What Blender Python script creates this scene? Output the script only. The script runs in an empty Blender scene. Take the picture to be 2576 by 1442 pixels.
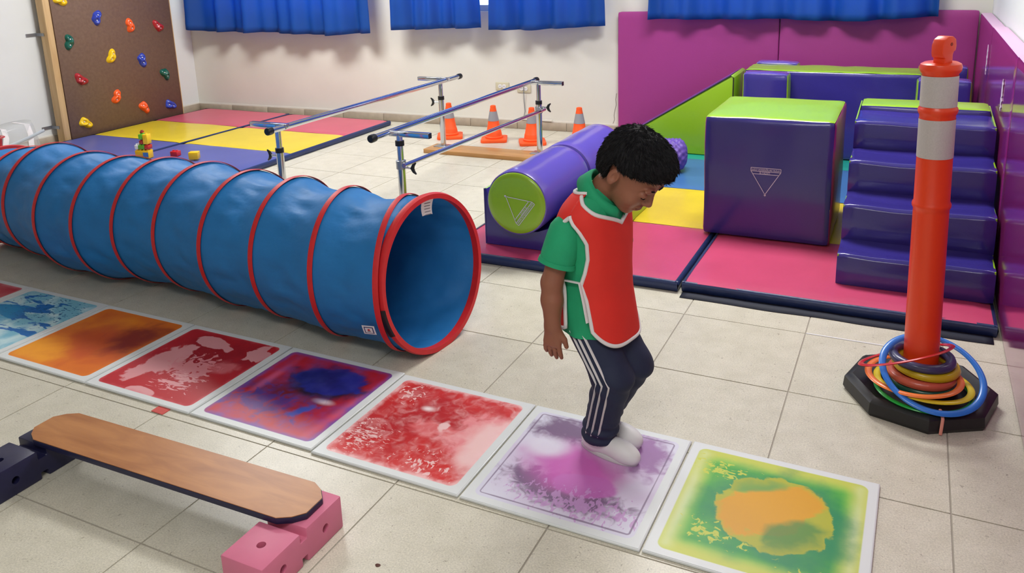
import bpy, bmesh, math, random
import numpy as np
from mathutils import Vector, Matrix, noise as mnoise

# ------------------------------------------------------------------ camera
scene = bpy.context.scene
COL = scene.collection
random.seed(7); np.random.seed(7)
W_PX, F_PX, PY = 2576.0, 2065.814, 400.0
PITCH, ROLL, YAW, CAM_H = 0.24252, -0.033244, -0.458573, 1.406892
cam_d = bpy.data.cameras.new('camera')
cam = bpy.data.objects.new('camera', cam_d); COL.objects.link(cam)
cam_d.sensor_fit = 'HORIZONTAL'; cam_d.sensor_width = 36.0
cam_d.lens = 36.0 * F_PX / W_PX
cam_d.shift_y = -(1442 / 2 - PY) / W_PX
cam_d.clip_start = 0.05; cam_d.clip_end = 100
_f = Vector((math.sin(YAW) * math.cos(PITCH), math.cos(YAW) * math.cos(PITCH), -math.sin(PITCH)))
_r = Vector((math.cos(YAW), -math.sin(YAW), 0)); _u = _r.cross(_f)
_r2 = _r * math.cos(ROLL) + _u * math.sin(ROLL); _u2 = -_r * math.sin(ROLL) + _u * math.cos(ROLL)
cam.matrix_world = Matrix(((_r2.x, _u2.x, -_f.x, 0), (_r2.y, _u2.y, -_f.y, 0), (_r2.z, _u2.z, -_f.z, CAM_H), (0, 0, 0, 1)))
scene.camera = cam

# ------------------------------------------------------------------ world, lights, exposure
world = bpy.data.worlds.new('daylight'); scene.world = world; world.use_nodes = True
world.node_tree.nodes['Background'].inputs[0].default_value = (0.80, 0.90, 1.0, 1)
world.node_tree.nodes['Background'].inputs[1].default_value = 4.5
scene.view_settings.view_transform = 'Standard'
scene.view_settings.look = 'None'
scene.view_settings.exposure = 0.14
scene.view_settings.gamma = 1.0
scene.view_settings.use_curve_mapping = False
scene.cycles.use_denoising = True
scene.cycles.max_bounces = 8
CEIL = 2.7
# (x, y, size x, size y, watts) of the ceiling fixtures; the last is an unseen fill lamp, added
LAMPS = [(-0.95, 4.25, 1.2, 0.55, 66), (-4.35, 4.45, 1.2, 0.55, 70), (-0.35, -0.1, 1.2, 0.55, 32)]

# ------------------------------------------------------------------ helpers
def lin(c):
    return tuple((x / 255 / 12.92) if x / 255 <= 0.04045 else ((x / 255 + 0.055) / 1.055) ** 2.4 for x in c)

def mat(name, rgb, rough=0.5, metal=0.0, spec=0.5, var=0.0, vscale=6.0, bump=0.0, bscale=60.0, coat=0.0, trans=0.0, alpha=1.0, subsurf=0.0):
    m = bpy.data.materials.new(name); m.use_nodes = True
    nt = m.node_tree; b = nt.nodes['Principled BSDF']
    c = lin(rgb)
    b.inputs['Base Color'].default_value = (*c, 1)
    b.inputs['Roughness'].default_value = rough
    b.inputs['Metallic'].default_value = metal
    b.inputs['Specular IOR Level'].default_value = spec
    if coat: b.inputs['Coat Weight'].default_value = coat; b.inputs['Coat Roughness'].default_value = 0.12
    if trans: b.inputs['Transmission Weight'].default_value = trans
    if alpha < 1: b.inputs['Alpha'].default_value = alpha
    if subsurf:
        b.inputs['Subsurface Weight'].default_value = subsurf; b.inputs['Subsurface Radius'].default_value = (0.012, 0.005, 0.003)
    if var or bump:
        tc = nt.nodes.new('ShaderNodeTexCoord')
        if var:
            n = nt.nodes.new('ShaderNodeTexNoise'); n.inputs['Scale'].default_value = vscale; n.inputs['Detail'].default_value = 5
            nt.links.new(tc.outputs['Object'], n.inputs['Vector'])
            r = nt.nodes.new('ShaderNodeMapRange'); r.inputs[1].default_value = 0.3; r.inputs[2].default_value = 0.7
            r.inputs[3].default_value = 1 - var; r.inputs[4].default_value = 1 + var
            nt.links.new(n.outputs['Fac'], r.inputs[0])
            v = nt.nodes.new('ShaderNodeHueSaturation'); v.inputs['Color'].default_value = (*c, 1)
            nt.links.new(r.outputs[0], v.inputs['Value']); nt.links.new(v.outputs[0], b.inputs['Base Color'])
        if bump:
            n2 = nt.nodes.new('ShaderNodeTexNoise'); n2.inputs['Scale'].default_value = bscale; n2.inputs['Detail'].default_value = 4
            nt.links.new(tc.outputs['Object'], n2.inputs['Vector'])
            bp = nt.nodes.new('ShaderNodeBump'); bp.inputs['Strength'].default_value = bump; bp.inputs['Distance'].default_value = 0.01
            nt.links.new(n2.outputs['Fac'], bp.inputs['Height']); nt.links.new(bp.outputs[0], b.inputs['Normal'])
    return m

def link(name, me, m=None, parent=None, smooth=False):
    o = bpy.data.objects.new(name, me); COL.objects.link(o)
    if m is not None:
        for x in (m if isinstance(m, (list, tuple)) else [m]): me.materials.append(x)
    if smooth:
        me.polygons.foreach_set('use_smooth', [True] * len(me.polygons))
    if parent is not None: o.parent = parent
    return o

def mesh(name, V, F, m=None, parent=None, smooth=False):
    me = bpy.data.meshes.new(name); me.from_pydata([tuple(v) for v in V], [], [tuple(f) for f in F]); me.update()
    return link(name, me, m, parent, smooth)

def tag(o, label=None, cat=None, group=None, kind=None):
    if label: o['label'] = label
    if cat: o['category'] = cat
    if group: o['group'] = group
    if kind: o['kind'] = kind
    return o

def thing(name, label, cat, loc=(0, 0, 0), rotz=0.0, group=None):
    o = bpy.data.objects.new(name, None); COL.objects.link(o); o.empty_display_size = 0.05
    o.location = loc; o.rotation_euler = (0, 0, rotz)
    return tag(o, label, cat, group)

def struct(o): return tag(o, kind='structure')

def box_geo(x0, x1, y0, y1, z0, z1):
    V = [(x, y, z) for z in (z0, z1) for y in (y0, y1) for x in (x0, x1)]
    F = [(0, 2, 3, 1), (4, 5, 7, 6), (0, 1, 5, 4), (2, 6, 7, 3), (0, 4, 6, 2), (1, 3, 7, 5)]
    return V, F

def bm_obj(name, bm, m=None, parent=None, smooth=False):
    me = bpy.data.meshes.new(name); bm.to_mesh(me); bm.free()
    return link(name, me, m, parent, smooth)

def box(name, x0, x1, y0, y1, z0, z1, m, parent=None, bev=0.0, seg=2):
    V, F = box_geo(x0, x1, y0, y1, z0, z1)
    if not bev: return mesh(name, V, F, m, parent)
    bm = bmesh.new(); vs = [bm.verts.new(v) for v in V]
    for f in F: bm.faces.new([vs[i] for i in f])
    bmesh.ops.bevel(bm, geom=bm.edges[:], offset=bev, segments=seg, affect='EDGES', profile=0.5)
    o = bm_obj(name, bm, m, parent, True)
    return o

def boxes(name, lst, m, parent=None):
    V, F = [], []
    for b in lst:
        v, f = box_geo(*b); k = len(V); V += v; F += [tuple(i + k for i in q) for q in f]
    return mesh(name, V, F, m, parent)

def lathe_geo(prof, n=32, c=(0, 0, 0), axis='z'):
    V, F = [], []
    for r, z in prof:
        for i in range(n):
            a = 2 * math.pi * i / n
            p = (r * math.cos(a), r * math.sin(a), z)
            if axis == 'y': p = (p[0], p[2], p[1])
            if axis == 'x': p = (p[2], p[0], p[1])
            V.append((p[0] + c[0], p[1] + c[1], p[2] + c[2]))
    for j in range(len(prof) - 1):
        for i in range(n):
            F.append((j * n + i, j * n + (i + 1) % n, (j + 1) * n + (i + 1) % n, (j + 1) * n + i))
    if axis == 'y': F = [tuple(reversed(f)) for f in F]
    if prof[0][0] > 1e-6: F.append(tuple(range(n))[::-1] if axis != 'y' else tuple(range(n)))
    if prof[-1][0] > 1e-6:
        k = (len(prof) - 1) * n; F.append(tuple(range(k, k + n)) if axis != 'y' else tuple(range(k, k + n))[::-1])
    return V, F

def lathe(name, prof, m, parent=None, n=32, c=(0, 0, 0), axis='z', smooth=True):
    V, F = lathe_geo(prof, n, c, axis)
    o = mesh(name, V, F, m, parent, smooth)
    if smooth: soft(o)
    return o

def soft(o, ang=40):
    me = o.data
    bm = bmesh.new(); bm.from_mesh(me)
    bmesh.ops.recalc_face_normals(bm, faces=bm.faces[:])
    lim = math.radians(ang)
    for e in bm.edges:
        e.smooth = not (len(e.link_faces) == 2 and e.calc_face_angle(0) > lim)
    for f in bm.faces: f.smooth = True
    bm.to_mesh(me); bm.free()
    return o

def tube_geo(pts, r, n=10, closed=False, flat=None):
    """tube along pts; r a number or a list; flat=(a,b) scales the section along the frame's two axes"""
    P = [Vector(p) for p in pts]; N = len(P)
    V, F = [], []
    up = None
    for k in range(N):
        if closed: t = P[(k + 1) % N] - P[k - 1]
        else: t = P[min(k + 1, N - 1)] - P[max(k - 1, 0)]
        t.normalize()
        if up is None:
            up = Vector((0, 0, 1)) if abs(t.z) < 0.9 else Vector((1, 0, 0))
        s = t.cross(up); s.normalize(); u = s.cross(t); u.normalize(); up = u
        rr = r[k] if isinstance(r, (list, tuple)) else r
        for i in range(n):
            a = 2 * math.pi * i / n
            fa, fb = flat if flat else (1, 1)
            V.append(P[k] + s * (math.cos(a) * rr * fa) + u * (math.sin(a) * rr * fb))
    M = N if closed else N - 1
    for k in range(M):
        k2 = (k + 1) % N
        for i in range(n):
            F.append((k * n + i, k * n + (i + 1) % n, k2 * n + (i + 1) % n, k2 * n + i))
    if not closed:
        F.append(tuple(range(n))[::-1]); F.append(tuple(range((N - 1) * n, N * n)))
    return V, F

def tube(name, pts, r, m, parent=None, n=10, closed=False, flat=None):
    V, F = tube_geo(pts, r, n, closed, flat)
    return soft(mesh(name, V, F, m, parent, True), 50)

def prism(name, poly, z0, z1, m, parent=None, bev=0.0):
    """polygon in xy extruded along z"""
    bm = bmesh.new()
    a = [bm.verts.new((x, y, z0)) for x, y in poly]; b = [bm.verts.new((x, y, z1)) for x, y in poly]
    bm.faces.new(a[::-1]); bm.faces.new(b)
    n = len(poly)
    for i in range(n): bm.faces.new((a[i], a[(i + 1) % n], b[(i + 1) % n], b[i]))
    bmesh.ops.recalc_face_normals(bm, faces=bm.faces[:])
    if bev: bmesh.ops.bevel(bm, geom=bm.edges[:], offset=bev, segments=2, affect='EDGES', profile=0.5)
    return soft(bm_obj(name, bm, m, parent, True), 35)

def foam_faces(name_map, x0, x1, y0, y1, z0, z1, parent, r=0.02, bulge=0.012, n=14, wrinkle=0.0):
    """a stuffed vinyl block; each side is its own panel: name_map {'+x': (name, material)}"""
    c = np.array([(x0 + x1) / 2, (y0 + y1) / 2, (z0 + z1) / 2]); h = np.array([(x1 - x0) / 2, (y1 - y0) / 2, (z1 - z0) / 2])
    inner = h - r
    out = []
    for key, (nm, m) in name_map.items():
        ax = 'xyz'.index(key[1]); sg = 1 if key[0] == '+' else -1
        a1, a2 = [(1, 2), (2, 0), (0, 1)][ax]
        V, F = [], []
        # denser near the edges
        s = np.linspace(-1, 1, n + 1); s = np.sign(s) * (1 - (1 - np.abs(s)) ** 1.6)
        for j in range(n + 1):
            for i in range(n + 1):
                p = np.zeros(3); p[ax] = sg; p[a1] = s[i]; p[a2] = s[j]
                q = p * h
                core = np.clip(q, -inner, inner)
                d = q - core; L = np.linalg.norm(d)
                q = core + d / max(L, 1e-9) * r
                nrm = np.zeros(3); nrm[ax] = sg
                b = bulge * (1 - s[i] ** 2) * (1 - s[j] ** 2)
                if wrinkle:
                    b += wrinkle * mnoise.noise(Vector((q[0] * 9 + 3, q[1] * 9, q[2] * 9)))
                V.append(q + nrm * b + c)
        for j in range(n):
            for i in range(n):
                k = j * (n + 1) + i
                f = (k, k + 1, k + n + 2, k + n + 1)
                F.append(f if sg > 0 else f[::-1])
        out.append(mesh(nm, V, F, m, parent, True))
    return out

def text_geo(body, size):
    cu = bpy.data.curves.new('lettering', 'FONT'); cu.body = body; cu.size = size; cu.align_x = 'CENTER'; cu.align_y = 'CENTER'
    o = bpy.data.objects.new('lettering', cu); COL.objects.link(o)
    dg = bpy.context.evaluated_depsgraph_get()
    me = o.evaluated_get(dg).to_mesh()
    V = [v.co.copy() for v in me.vertices]; F = [tuple(p.vertices) for p in me.polygons]
    bpy.data.objects.remove(o); bpy.data.curves.remove(cu)
    return V, F

# ------------------------------------------------------------------ materials
def wood_mat(name, c1, c2, scale=(2, 30, 30), rough=0.45):
    m = bpy.data.materials.new(name); m.use_nodes = True; nt = m.node_tree; b = nt.nodes['Principled BSDF']
    tc = nt.nodes.new('ShaderNodeTexCoord'); mp = nt.nodes.new('ShaderNodeMapping'); mp.inputs['Scale'].default_value = scale
    n = nt.nodes.new('ShaderNodeTexNoise'); n.inputs['Scale'].default_value = 1.0; n.inputs['Detail'].default_value = 6; n.inputs['Distortion'].default_value = 0.6
    cr = nt.nodes.new('ShaderNodeValToRGB'); cr.color_ramp.elements[0].position = 0.32; cr.color_ramp.elements[1].position = 0.68
    cr.color_ramp.elements[0].color = (*lin(c1), 1); cr.color_ramp.elements[1].color = (*lin(c2), 1)
    nt.links.new(tc.outputs['Object'], mp.inputs[0]); nt.links.new(mp.outputs[0], n.inputs['Vector']); nt.links.new(n.outputs['Fac'], cr.inputs[0])
    nt.links.new(cr.outputs[0], b.inputs['Base Color']); b.inputs['Roughness'].default_value = rough
    return m

def terrazzo():
    m = bpy.data.materials.new('terrazzo'); m.use_nodes = True; nt = m.node_tree; b = nt.nodes['Principled BSDF']
    g = nt.nodes.new('ShaderNodeNewGeometry')
    n1 = nt.nodes.new('ShaderNodeTexNoise'); n1.inputs['Scale'].default_value = 14; n1.inputs['Detail'].default_value = 6
    n2 = nt.nodes.new('ShaderNodeTexNoise'); n2.inputs['Scale'].default_value = 95; n2.inputs['Detail'].default_value = 3; n2.inputs['Distortion'].default_value = 1.2
    n3 = nt.nodes.new('ShaderNodeTexNoise'); n3.inputs['Scale'].default_value = 230; n3.inputs['Detail'].default_value = 2
    for n in (n1, n2, n3): nt.links.new(g.outputs['Position'], n.inputs['Vector'])
    c1 = nt.nodes.new('ShaderNodeValToRGB'); e = c1.color_ramp.elements
    e[0].position = 0.3; e[0].color = (*lin((203, 198, 180)), 1); e[1].position = 0.7; e[1].color = (*lin((214, 209, 192)), 1)
    nt.links.new(n1.outputs['Fac'], c1.inputs[0])
    r2 = nt.nodes.new('ShaderNodeMapRange'); r2.inputs[1].default_value = 0.66; r2.inputs[2].default_value = 0.72; r2.inputs[4].default_value = 0.55
    nt.links.new(n2.outputs['Fac'], r2.inputs[0])
    mx = nt.nodes.new('ShaderNodeMixRGB'); mx.inputs[2].default_value = (*lin((120, 108, 92)), 1)
    nt.links.new(r2.outputs[0], mx.inputs[0]); nt.links.new(c1.outputs[0], mx.inputs[1])
    r3 = nt.nodes.new('ShaderNodeMapRange'); r3.inputs[1].default_value = 0.3; r3.inputs[2].default_value = 0.7; r3.inputs[3].default_value = 0.86; r3.inputs[4].default_value = 1.12
    nt.links.new(n3.outputs['Fac'], r3.inputs[0])
    hs = nt.nodes.new('ShaderNodeHueSaturation'); nt.links.new(mx.outputs[0], hs.inputs['Color']); nt.links.new(r3.outputs[0], hs.inputs['Value'])
    nt.links.new(hs.outputs[0], b.inputs['Base Color'])
    b.inputs['Roughness'].default_value = 0.33; b.inputs['Specular IOR Level'].default_value = 0.35
    return m

M = {}
M['tile'] = terrazzo()
M['grout'] = mat('grout', (168, 161, 148), 0.8)
M['wall'] = mat('cream_wall_paint', (222, 220, 210), 0.75, var=0.03, vscale=2.5, bump=0.05, bscale=18)
M['wall_cool'] = mat('white_wall_paint', (222, 224, 222), 0.75, var=0.03, vscale=2.0, bump=0.05, bscale=18)
M['ceil'] = mat('ceiling_paint', (235, 235, 230), 0.8)
M['skirt'] = mat('skirting_tile', (172, 158, 140), 0.5, var=0.08, vscale=20)
M['mortar'] = mat('white_mortar', (225, 222, 212), 0.8)
M['frame_white'] = mat('window_frame', (215, 218, 220), 0.4)
M['purple'] = mat('purple_vinyl', (54, 46, 132), 0.25, coat=0.45, bump=0.06, bscale=160)
M['violet'] = mat('violet_vinyl', (98, 80, 176), 0.24, coat=0.4, bump=0.05, bscale=120)
M['lime'] = mat('lime_vinyl', (144, 188, 32), 0.30, coat=0.3, bump=0.05, bscale=150)
M['magenta'] = mat('magenta_vinyl', (150, 40, 116), 0.34, coat=0.25, bump=0.05, bscale=120)
M['magenta_wall'] = mat('magenta_matte_vinyl', (158, 54, 130), 0.5, var=0.03, vscale=2, bump=0.04, bscale=90)
M['magenta_gloss'] = mat('magenta_gloss_vinyl', (152, 42, 122), 0.13, coat=0.5, bump=0.02, bscale=30)
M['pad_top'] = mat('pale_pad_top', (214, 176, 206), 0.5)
M['pink'] = mat('pink_vinyl', (202, 74, 112), 0.36, var=0.05, vscale=5, coat=0.15, bump=0.05, bscale=60)
M['pink_l'] = mat('faded_pink_vinyl', (200, 84, 106), 0.4, var=0.05, vscale=4, coat=0.1, bump=0.05, bscale=60)
M['yellow'] = mat('yellow_vinyl', (222, 196, 44), 0.36, var=0.05, vscale=5, coat=0.15, bump=0.05, bscale=60)
M['blue_m'] = mat('steel_blue_vinyl', (64, 112, 168), 0.36, var=0.04, vscale=5, coat=0.15)
M['blue_l'] = mat('dusty_blue_vinyl', (84, 92, 158), 0.4, var=0.06, vscale=4, coat=0.12, bump=0.05, bscale=60)
M['teal'] = mat('teal_vinyl', (30, 150, 136), 0.36, coat=0.15)
M['navy'] = mat('navy_vinyl', (34, 50, 96), 0.4, var=0.1, vscale=9, bump=0.25, bscale=22)
M['navy_d'] = mat('dark_navy_cloth', (22, 28, 48), 0.7, var=0.1, vscale=12)
M['black'] = mat('black_rubber', (26, 26, 28), 0.45, var=0.1, vscale=20)
M['plastic_black'] = mat('black_plastic', (20, 20, 22), 0.35)
M['chrome'] = mat('chrome', (214, 216, 222), 0.12, metal=1.0)
M['steel'] = mat('brushed_steel', (170, 172, 176), 0.35, metal=0.9)
M['orange'] = mat('orange_plastic', (240, 66, 18), 0.4, coat=0.15)
M['cone'] = mat('cone_orange', (255, 92, 30), 0.55, var=0.05, vscale=30)
M['reflect'] = mat('grey_reflective_band', (196, 190, 186), 0.45, var=0.05, vscale=220)
M['cone_band'] = mat('grey_cone_band', (150, 150, 156), 0.5)
M['board'] = wood_mat('brown_climbing_panel', (112, 86, 72), (122, 96, 80), (40, 40, 40), 0.55)
M['timber'] = wood_mat('raw_timber', (196, 160, 112), (214, 182, 134), (30, 30, 2.0), 0.6)
M['oak'] = wood_mat('plank_wood', (162, 100, 48), (190, 128, 70), (5, 26, 20), 0.38)
M['base_wood'] = wood_mat('varnished_base', (172, 122, 68), (196, 146, 90), (3, 26, 26), 0.4)
M['fabric'] = mat('tunnel_nylon', (36, 120, 188), 0.55, spec=0.35, var=0.07, vscale=7, bump=0.55, bscale=9)
M['red_tape'] = mat('red_binding', (206, 34, 40), 0.5, var=0.06, vscale=40)
M['white_tag'] = mat('white_label', (228, 228, 230), 0.6)
M['ink'] = mat('grey_ink', (120, 122, 130), 0.6)
M['navy_ink'] = mat('navy_ink', (40, 46, 110), 0.6)
M['white_ink'] = mat('white_print', (212, 208, 226), 0.5)
M['outlet'] = mat('beige_plastic', (206, 200, 172), 0.4)
M['skin'] = mat('skin', (146, 92, 70), 0.5, var=0.05, vscale=14, subsurf=0.12, bump=0.04, bscale=90)
M['lip'] = mat('lip', (128, 70, 60), 0.45)
M['hair'] = mat('black_hair', (22, 21, 24), 0.7, spec=0.2, bump=0.3, bscale=120)
M['eye_dark'] = mat('eyelid', (70, 42, 34), 0.5)
M['green_cloth'] = mat('green_cotton', (26, 158, 108), 0.8, var=0.06, vscale=16, bump=0.15, bscale=35)
M['red_cloth'] = mat('red_cotton', (224, 44, 34), 0.75, var=0.05, vscale=10, bump=0.18, bscale=16)
M['white_cloth'] = mat('white_binding_tape', (226, 222, 222), 0.8)
M['navy_cloth'] = mat('navy_tracksuit', (28, 36, 64), 0.75, var=0.1, vscale=10, bump=0.2, bscale=18)
M['shoe'] = mat('white_shoe', (226, 224, 224), 0.5)
M['shoe_sole'] = mat('white_sole', (206, 204, 204), 0.6)

def curtain_mat():
    m = bpy.data.materials.new('blue_curtain'); m.use_nodes = True; nt = m.node_tree
    b = nt.nodes['Principled BSDF']; out = nt.nodes['Material Output']
    b.inputs['Base Color'].default_value = (*lin((22, 84, 160)), 1); b.inputs['Roughness'].default_value = 0.55
    tr = nt.nodes.new('ShaderNodeBsdfTranslucent'); tr.inputs[0].default_value = (*lin((26, 132, 235)), 1)
    mx = nt.nodes.new('ShaderNodeMixShader'); mx.inputs[0].default_value = 0.38
    nt.links.new(b.outputs[0], mx.inputs[1]); nt.links.new(tr.outputs[0], mx.inputs[2]); nt.links.new(mx.outputs[0], out.inputs[0])
    return m
M['curtain'] = curtain_mat()
def clear_mat(name, rgb, alpha, rough=0.2):
    m = bpy.data.materials.new(name); m.use_nodes = True; b = m.node_tree.nodes['Principled BSDF']
    b.inputs['Base Color'].default_value = (*lin(rgb), 1); b.inputs['Roughness'].default_value = rough; b.inputs['Alpha'].default_value = alpha
    return m
M['pane'] = clear_mat('window_glass', (215, 230, 240), 0.12, 0.05)
M['clear'] = clear_mat('clear_plastic', (220, 224, 226), 0.30, 0.2)

# ------------------------------------------------------------------ the room
XL, XR, XPAD, YF = -6.42, 0.44, 0.365, -2.034
def WY(x): return 6.10 + (x + 2.1) * 0.035          # the back wall runs slightly askew
S, GX, GY = 0.45787, -0.28233, 2.54475

fl = box('floor', XL - 0.3, XR + 0.3, YF - 0.1, 6.6, -0.12, -0.0025, M['grout']); struct(fl)
me_t = None
for i in range(-14, 3):
    for j in range(-10, 8):
        x0, y0 = GX + i * S, GY + j * S
        if x0 < XL - 0.4 or x0 > XR or y0 < YF - 0.4 or y0 > 6.2: continue
        if me_t is None:
            g = 0.0023
            t0 = box('tile', g, S - g, g, S - g, -0.012, 0.0, M['tile'], fl); me_t = t0.data; t0.location = (x0, y0, 0)
        else:
            t0 = bpy.data.objects.new('tile', me_t); COL.objects.link(t0); t0.parent = fl; t0.location = (x0, y0, random.uniform(-0.0006, 0.0))

# back wall with window openings (x0, x1), sill and head
WIN = [(-6.15, -4.35), (-3.95, -2.25), (-1.70, 0.05)]
SILL, HEAD = 0.97, 2.15
def wpanel(xa, xb, za, zb, th=0.16):
    a, b = WY(xa), WY(xb)
    V = [(xa, a, za), (xb, b, za), (xb, b + th, za), (xa, a + th, za), (xa, a, zb), (xb, b, zb), (xb, b + th, zb), (xa, a + th, zb)]
    F = [(0, 3, 2, 1), (4, 5, 6, 7), (0, 1, 5, 4), (1, 2, 6, 5), (2, 3, 7, 6), (3, 0, 4, 7)]
    return V, F
V, F = [], []
xs = [XL - 0.3] + [x for w in WIN for x in w] + [XR + 0.3]
pan = [(xs[0], xs[-1], -0.1, SILL), (xs[0], xs[-1], HEAD, CEIL)] + [(xs[2 * k], xs[2 * k + 1], SILL, HEAD) for k in range(4)]
for p in pan:
    v, f = wpanel(*p); k = len(V); V += v; F += [tuple(i + k for i in q) for q in f]
struct(mesh('wall_back', V, F, M['wall']))
struct(box('wall_left', XL - 0.16, XL, YF, 6.4, -0.1, CEIL, M['wall_cool']))
struct(box('wall_right', XR, XR + 0.16, YF, 6.6, -0.1, CEIL, M['wall_cool']))
struct(box('wall_front', XL - 0.2, XR + 0.2, YF - 0.16, YF, -0.1, CEIL, M['wall_cool']))
struct(box('ceiling', XL - 0.2, XR + 0.2, YF - 0.2, 6.6, CEIL, CEIL + 0.12, M['ceil']))
for k, (a, b) in enumerate(WIN):
    y = WY((a + b) / 2) + 0.06
    fr = boxes('window_%d' % (k + 1), [(a, b, y - 0.03, y + 0.03, SILL, SILL + 0.05), (a, b, y - 0.03, y + 0.03, HEAD - 0.05, HEAD),
        (a, a + 0.05, y - 0.03, y + 0.03, SILL, HEAD), (b - 0.05, b, y - 0.03, y + 0.03, SILL, HEAD), ((a + b) / 2 - 0.025, (a + b) / 2 + 0.025, y - 0.03, y + 0.03, SILL, HEAD)], M['frame_white'])
    struct(fr)
    for q in range(2):
        c0 = a + 0.05 if q == 0 else (a + b) / 2 + 0.025; c1 = (a + b) / 2 - 0.025 if q == 0 else b - 0.05
        box('pane', c0, c1, y - 0.004, y + 0.004, SILL + 0.05, HEAD - 0.05, M['pane'], fr)

# skirting tiles
bb = mesh('baseboard_back', *wpanel(XL, XR, 0.0, 0.078, 0.0), M['mortar']); bb.data.clear_geometry()
V, F = [], []
a, b = XL, XR
V = [(a, WY(a) - 0.004, 0), (b, WY(b) - 0.004, 0), (b, WY(b), 0), (a, WY(a), 0), (a, WY(a) - 0.004, 0.082), (b, WY(b) - 0.004, 0.082), (b, WY(b), 0.082), (a, WY(a), 0.082)]
bb.data.from_pydata(V, [], [(0, 3, 2, 1), (4, 5, 6, 7), (0, 1, 5, 4), (1, 2, 6, 5), (2, 3, 7, 6), (3, 0, 4, 7)])
struct(bb)
me_s = None; xx = -2.93 - 8 * 0.437
while xx < XR - 0.1:
    if xx + 0.437 > XL + 0.02:
        x0 = max(xx, XL) ; L = xx + 0.437 - x0 - 0.004
        o = box('skirting_tile', 0, L, -0.012, -0.0035, 0.0, 0.07, M['skirt'], bb, 0.002, 1)
        o.location = (x0, WY(x0), 0); o.rotation_euler = (0, 0, 0.035)
    xx += 0.437
bl = box('baseboard_left', XL, XL + 0.004, YF, WY(XL), 0, 0.082, M['mortar']); struct(bl)
yy = WY(XL) - 0.437
while yy > YF:
    o = box('skirting_tile', XL + 0.0035, XL + 0.012, yy + 0.004, yy + 0.437, 0, 0.07, M['skirt'], bl, 0.002, 1); yy -= 0.437
# pale metal strip laid in one floor joint, and a broken chip of mortar along the wall foot
struct(box('trim_1', -0.28, -0.005, 2.9995, 3.0055, -0.002, 0.002, M['white_tag']))
struct(box('trim_2', -2.93, -2.62, WY(-2.8) - 0.016, WY(-2.8) - 0.002, 0.080, 0.092, M['mortar']))

# hairline cracks in the plaster (flat dark slivers, painted as the shade inside the split)
def crack(pts, w=0.004):
    V, F = [], []
    for k, (x, z) in enumerate(pts):
        y = WY(x) - 0.0008
        V += [(x - w / 2, y, z), (x + w / 2, y, z)]
        if k: F.append((2 * k - 2, 2 * k - 1, 2 * k + 1, 2 * k))
    return V, F
M['crack'] = mat('crack_shadow', (118, 106, 96), 0.9)
pts = [(-2.075, 0.33), (-2.083, 0.28), (-2.078, 0.24), (-2.09, 0.19), (-2.097, 0.15), (-2.092, 0.12), (-2.105, 0.085)]
struct(mesh('trim_3', *crack(pts, 0.004), M['crack']))

# ceiling lights, the third one an added fill for camera-facing sides
for k, (x, y, sx, sy, w) in enumerate(LAMPS):
    t = thing('ceiling_light', ['white fluorescent ceiling panel above the foam blocks', 'white fluorescent ceiling panel above the folding mats', 'white ceiling panel added as fill light over the floor before the sensory tiles'][k], 'ceiling light', (x, y, CEIL))
    boxes('housing', [(-sx / 2 - 0.03, sx / 2 + 0.03, -sy / 2 - 0.03, -sy / 2, -0.05, 0), (-sx / 2 - 0.03, sx / 2 + 0.03, sy / 2, sy / 2 + 0.03, -0.05, 0),
                      (-sx / 2 - 0.03, -sx / 2, -sy / 2, sy / 2, -0.05, 0), (sx / 2, sx / 2 + 0.03, -sy / 2, sy / 2, -0.05, 0)], M['frame_white'], t)
    em = bpy.data.materials.new('lamp_diffuser'); em.use_nodes = True
    pb = em.node_tree.nodes['Principled BSDF']; pb.inputs['Emission Color'].default_value = (1, 0.98, 0.94, 1); pb.inputs['Emission Strength'].default_value = 2.0 * w / 60
    box('diffuser', -sx / 2, sx / 2, -sy / 2, sy / 2, -0.02, -0.01, em, t)
    ld = bpy.data.lights.new('lamp', 'AREA'); ld.shape = 'RECTANGLE'; ld.size = sx; ld.size_y = sy; ld.energy = w; ld.color = (1.0, 0.99, 0.975)
    lo = bpy.data.objects.new('lamp', ld); COL.objects.link(lo); lo.parent = t; lo.location = (0, 0, -0.025)

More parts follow.
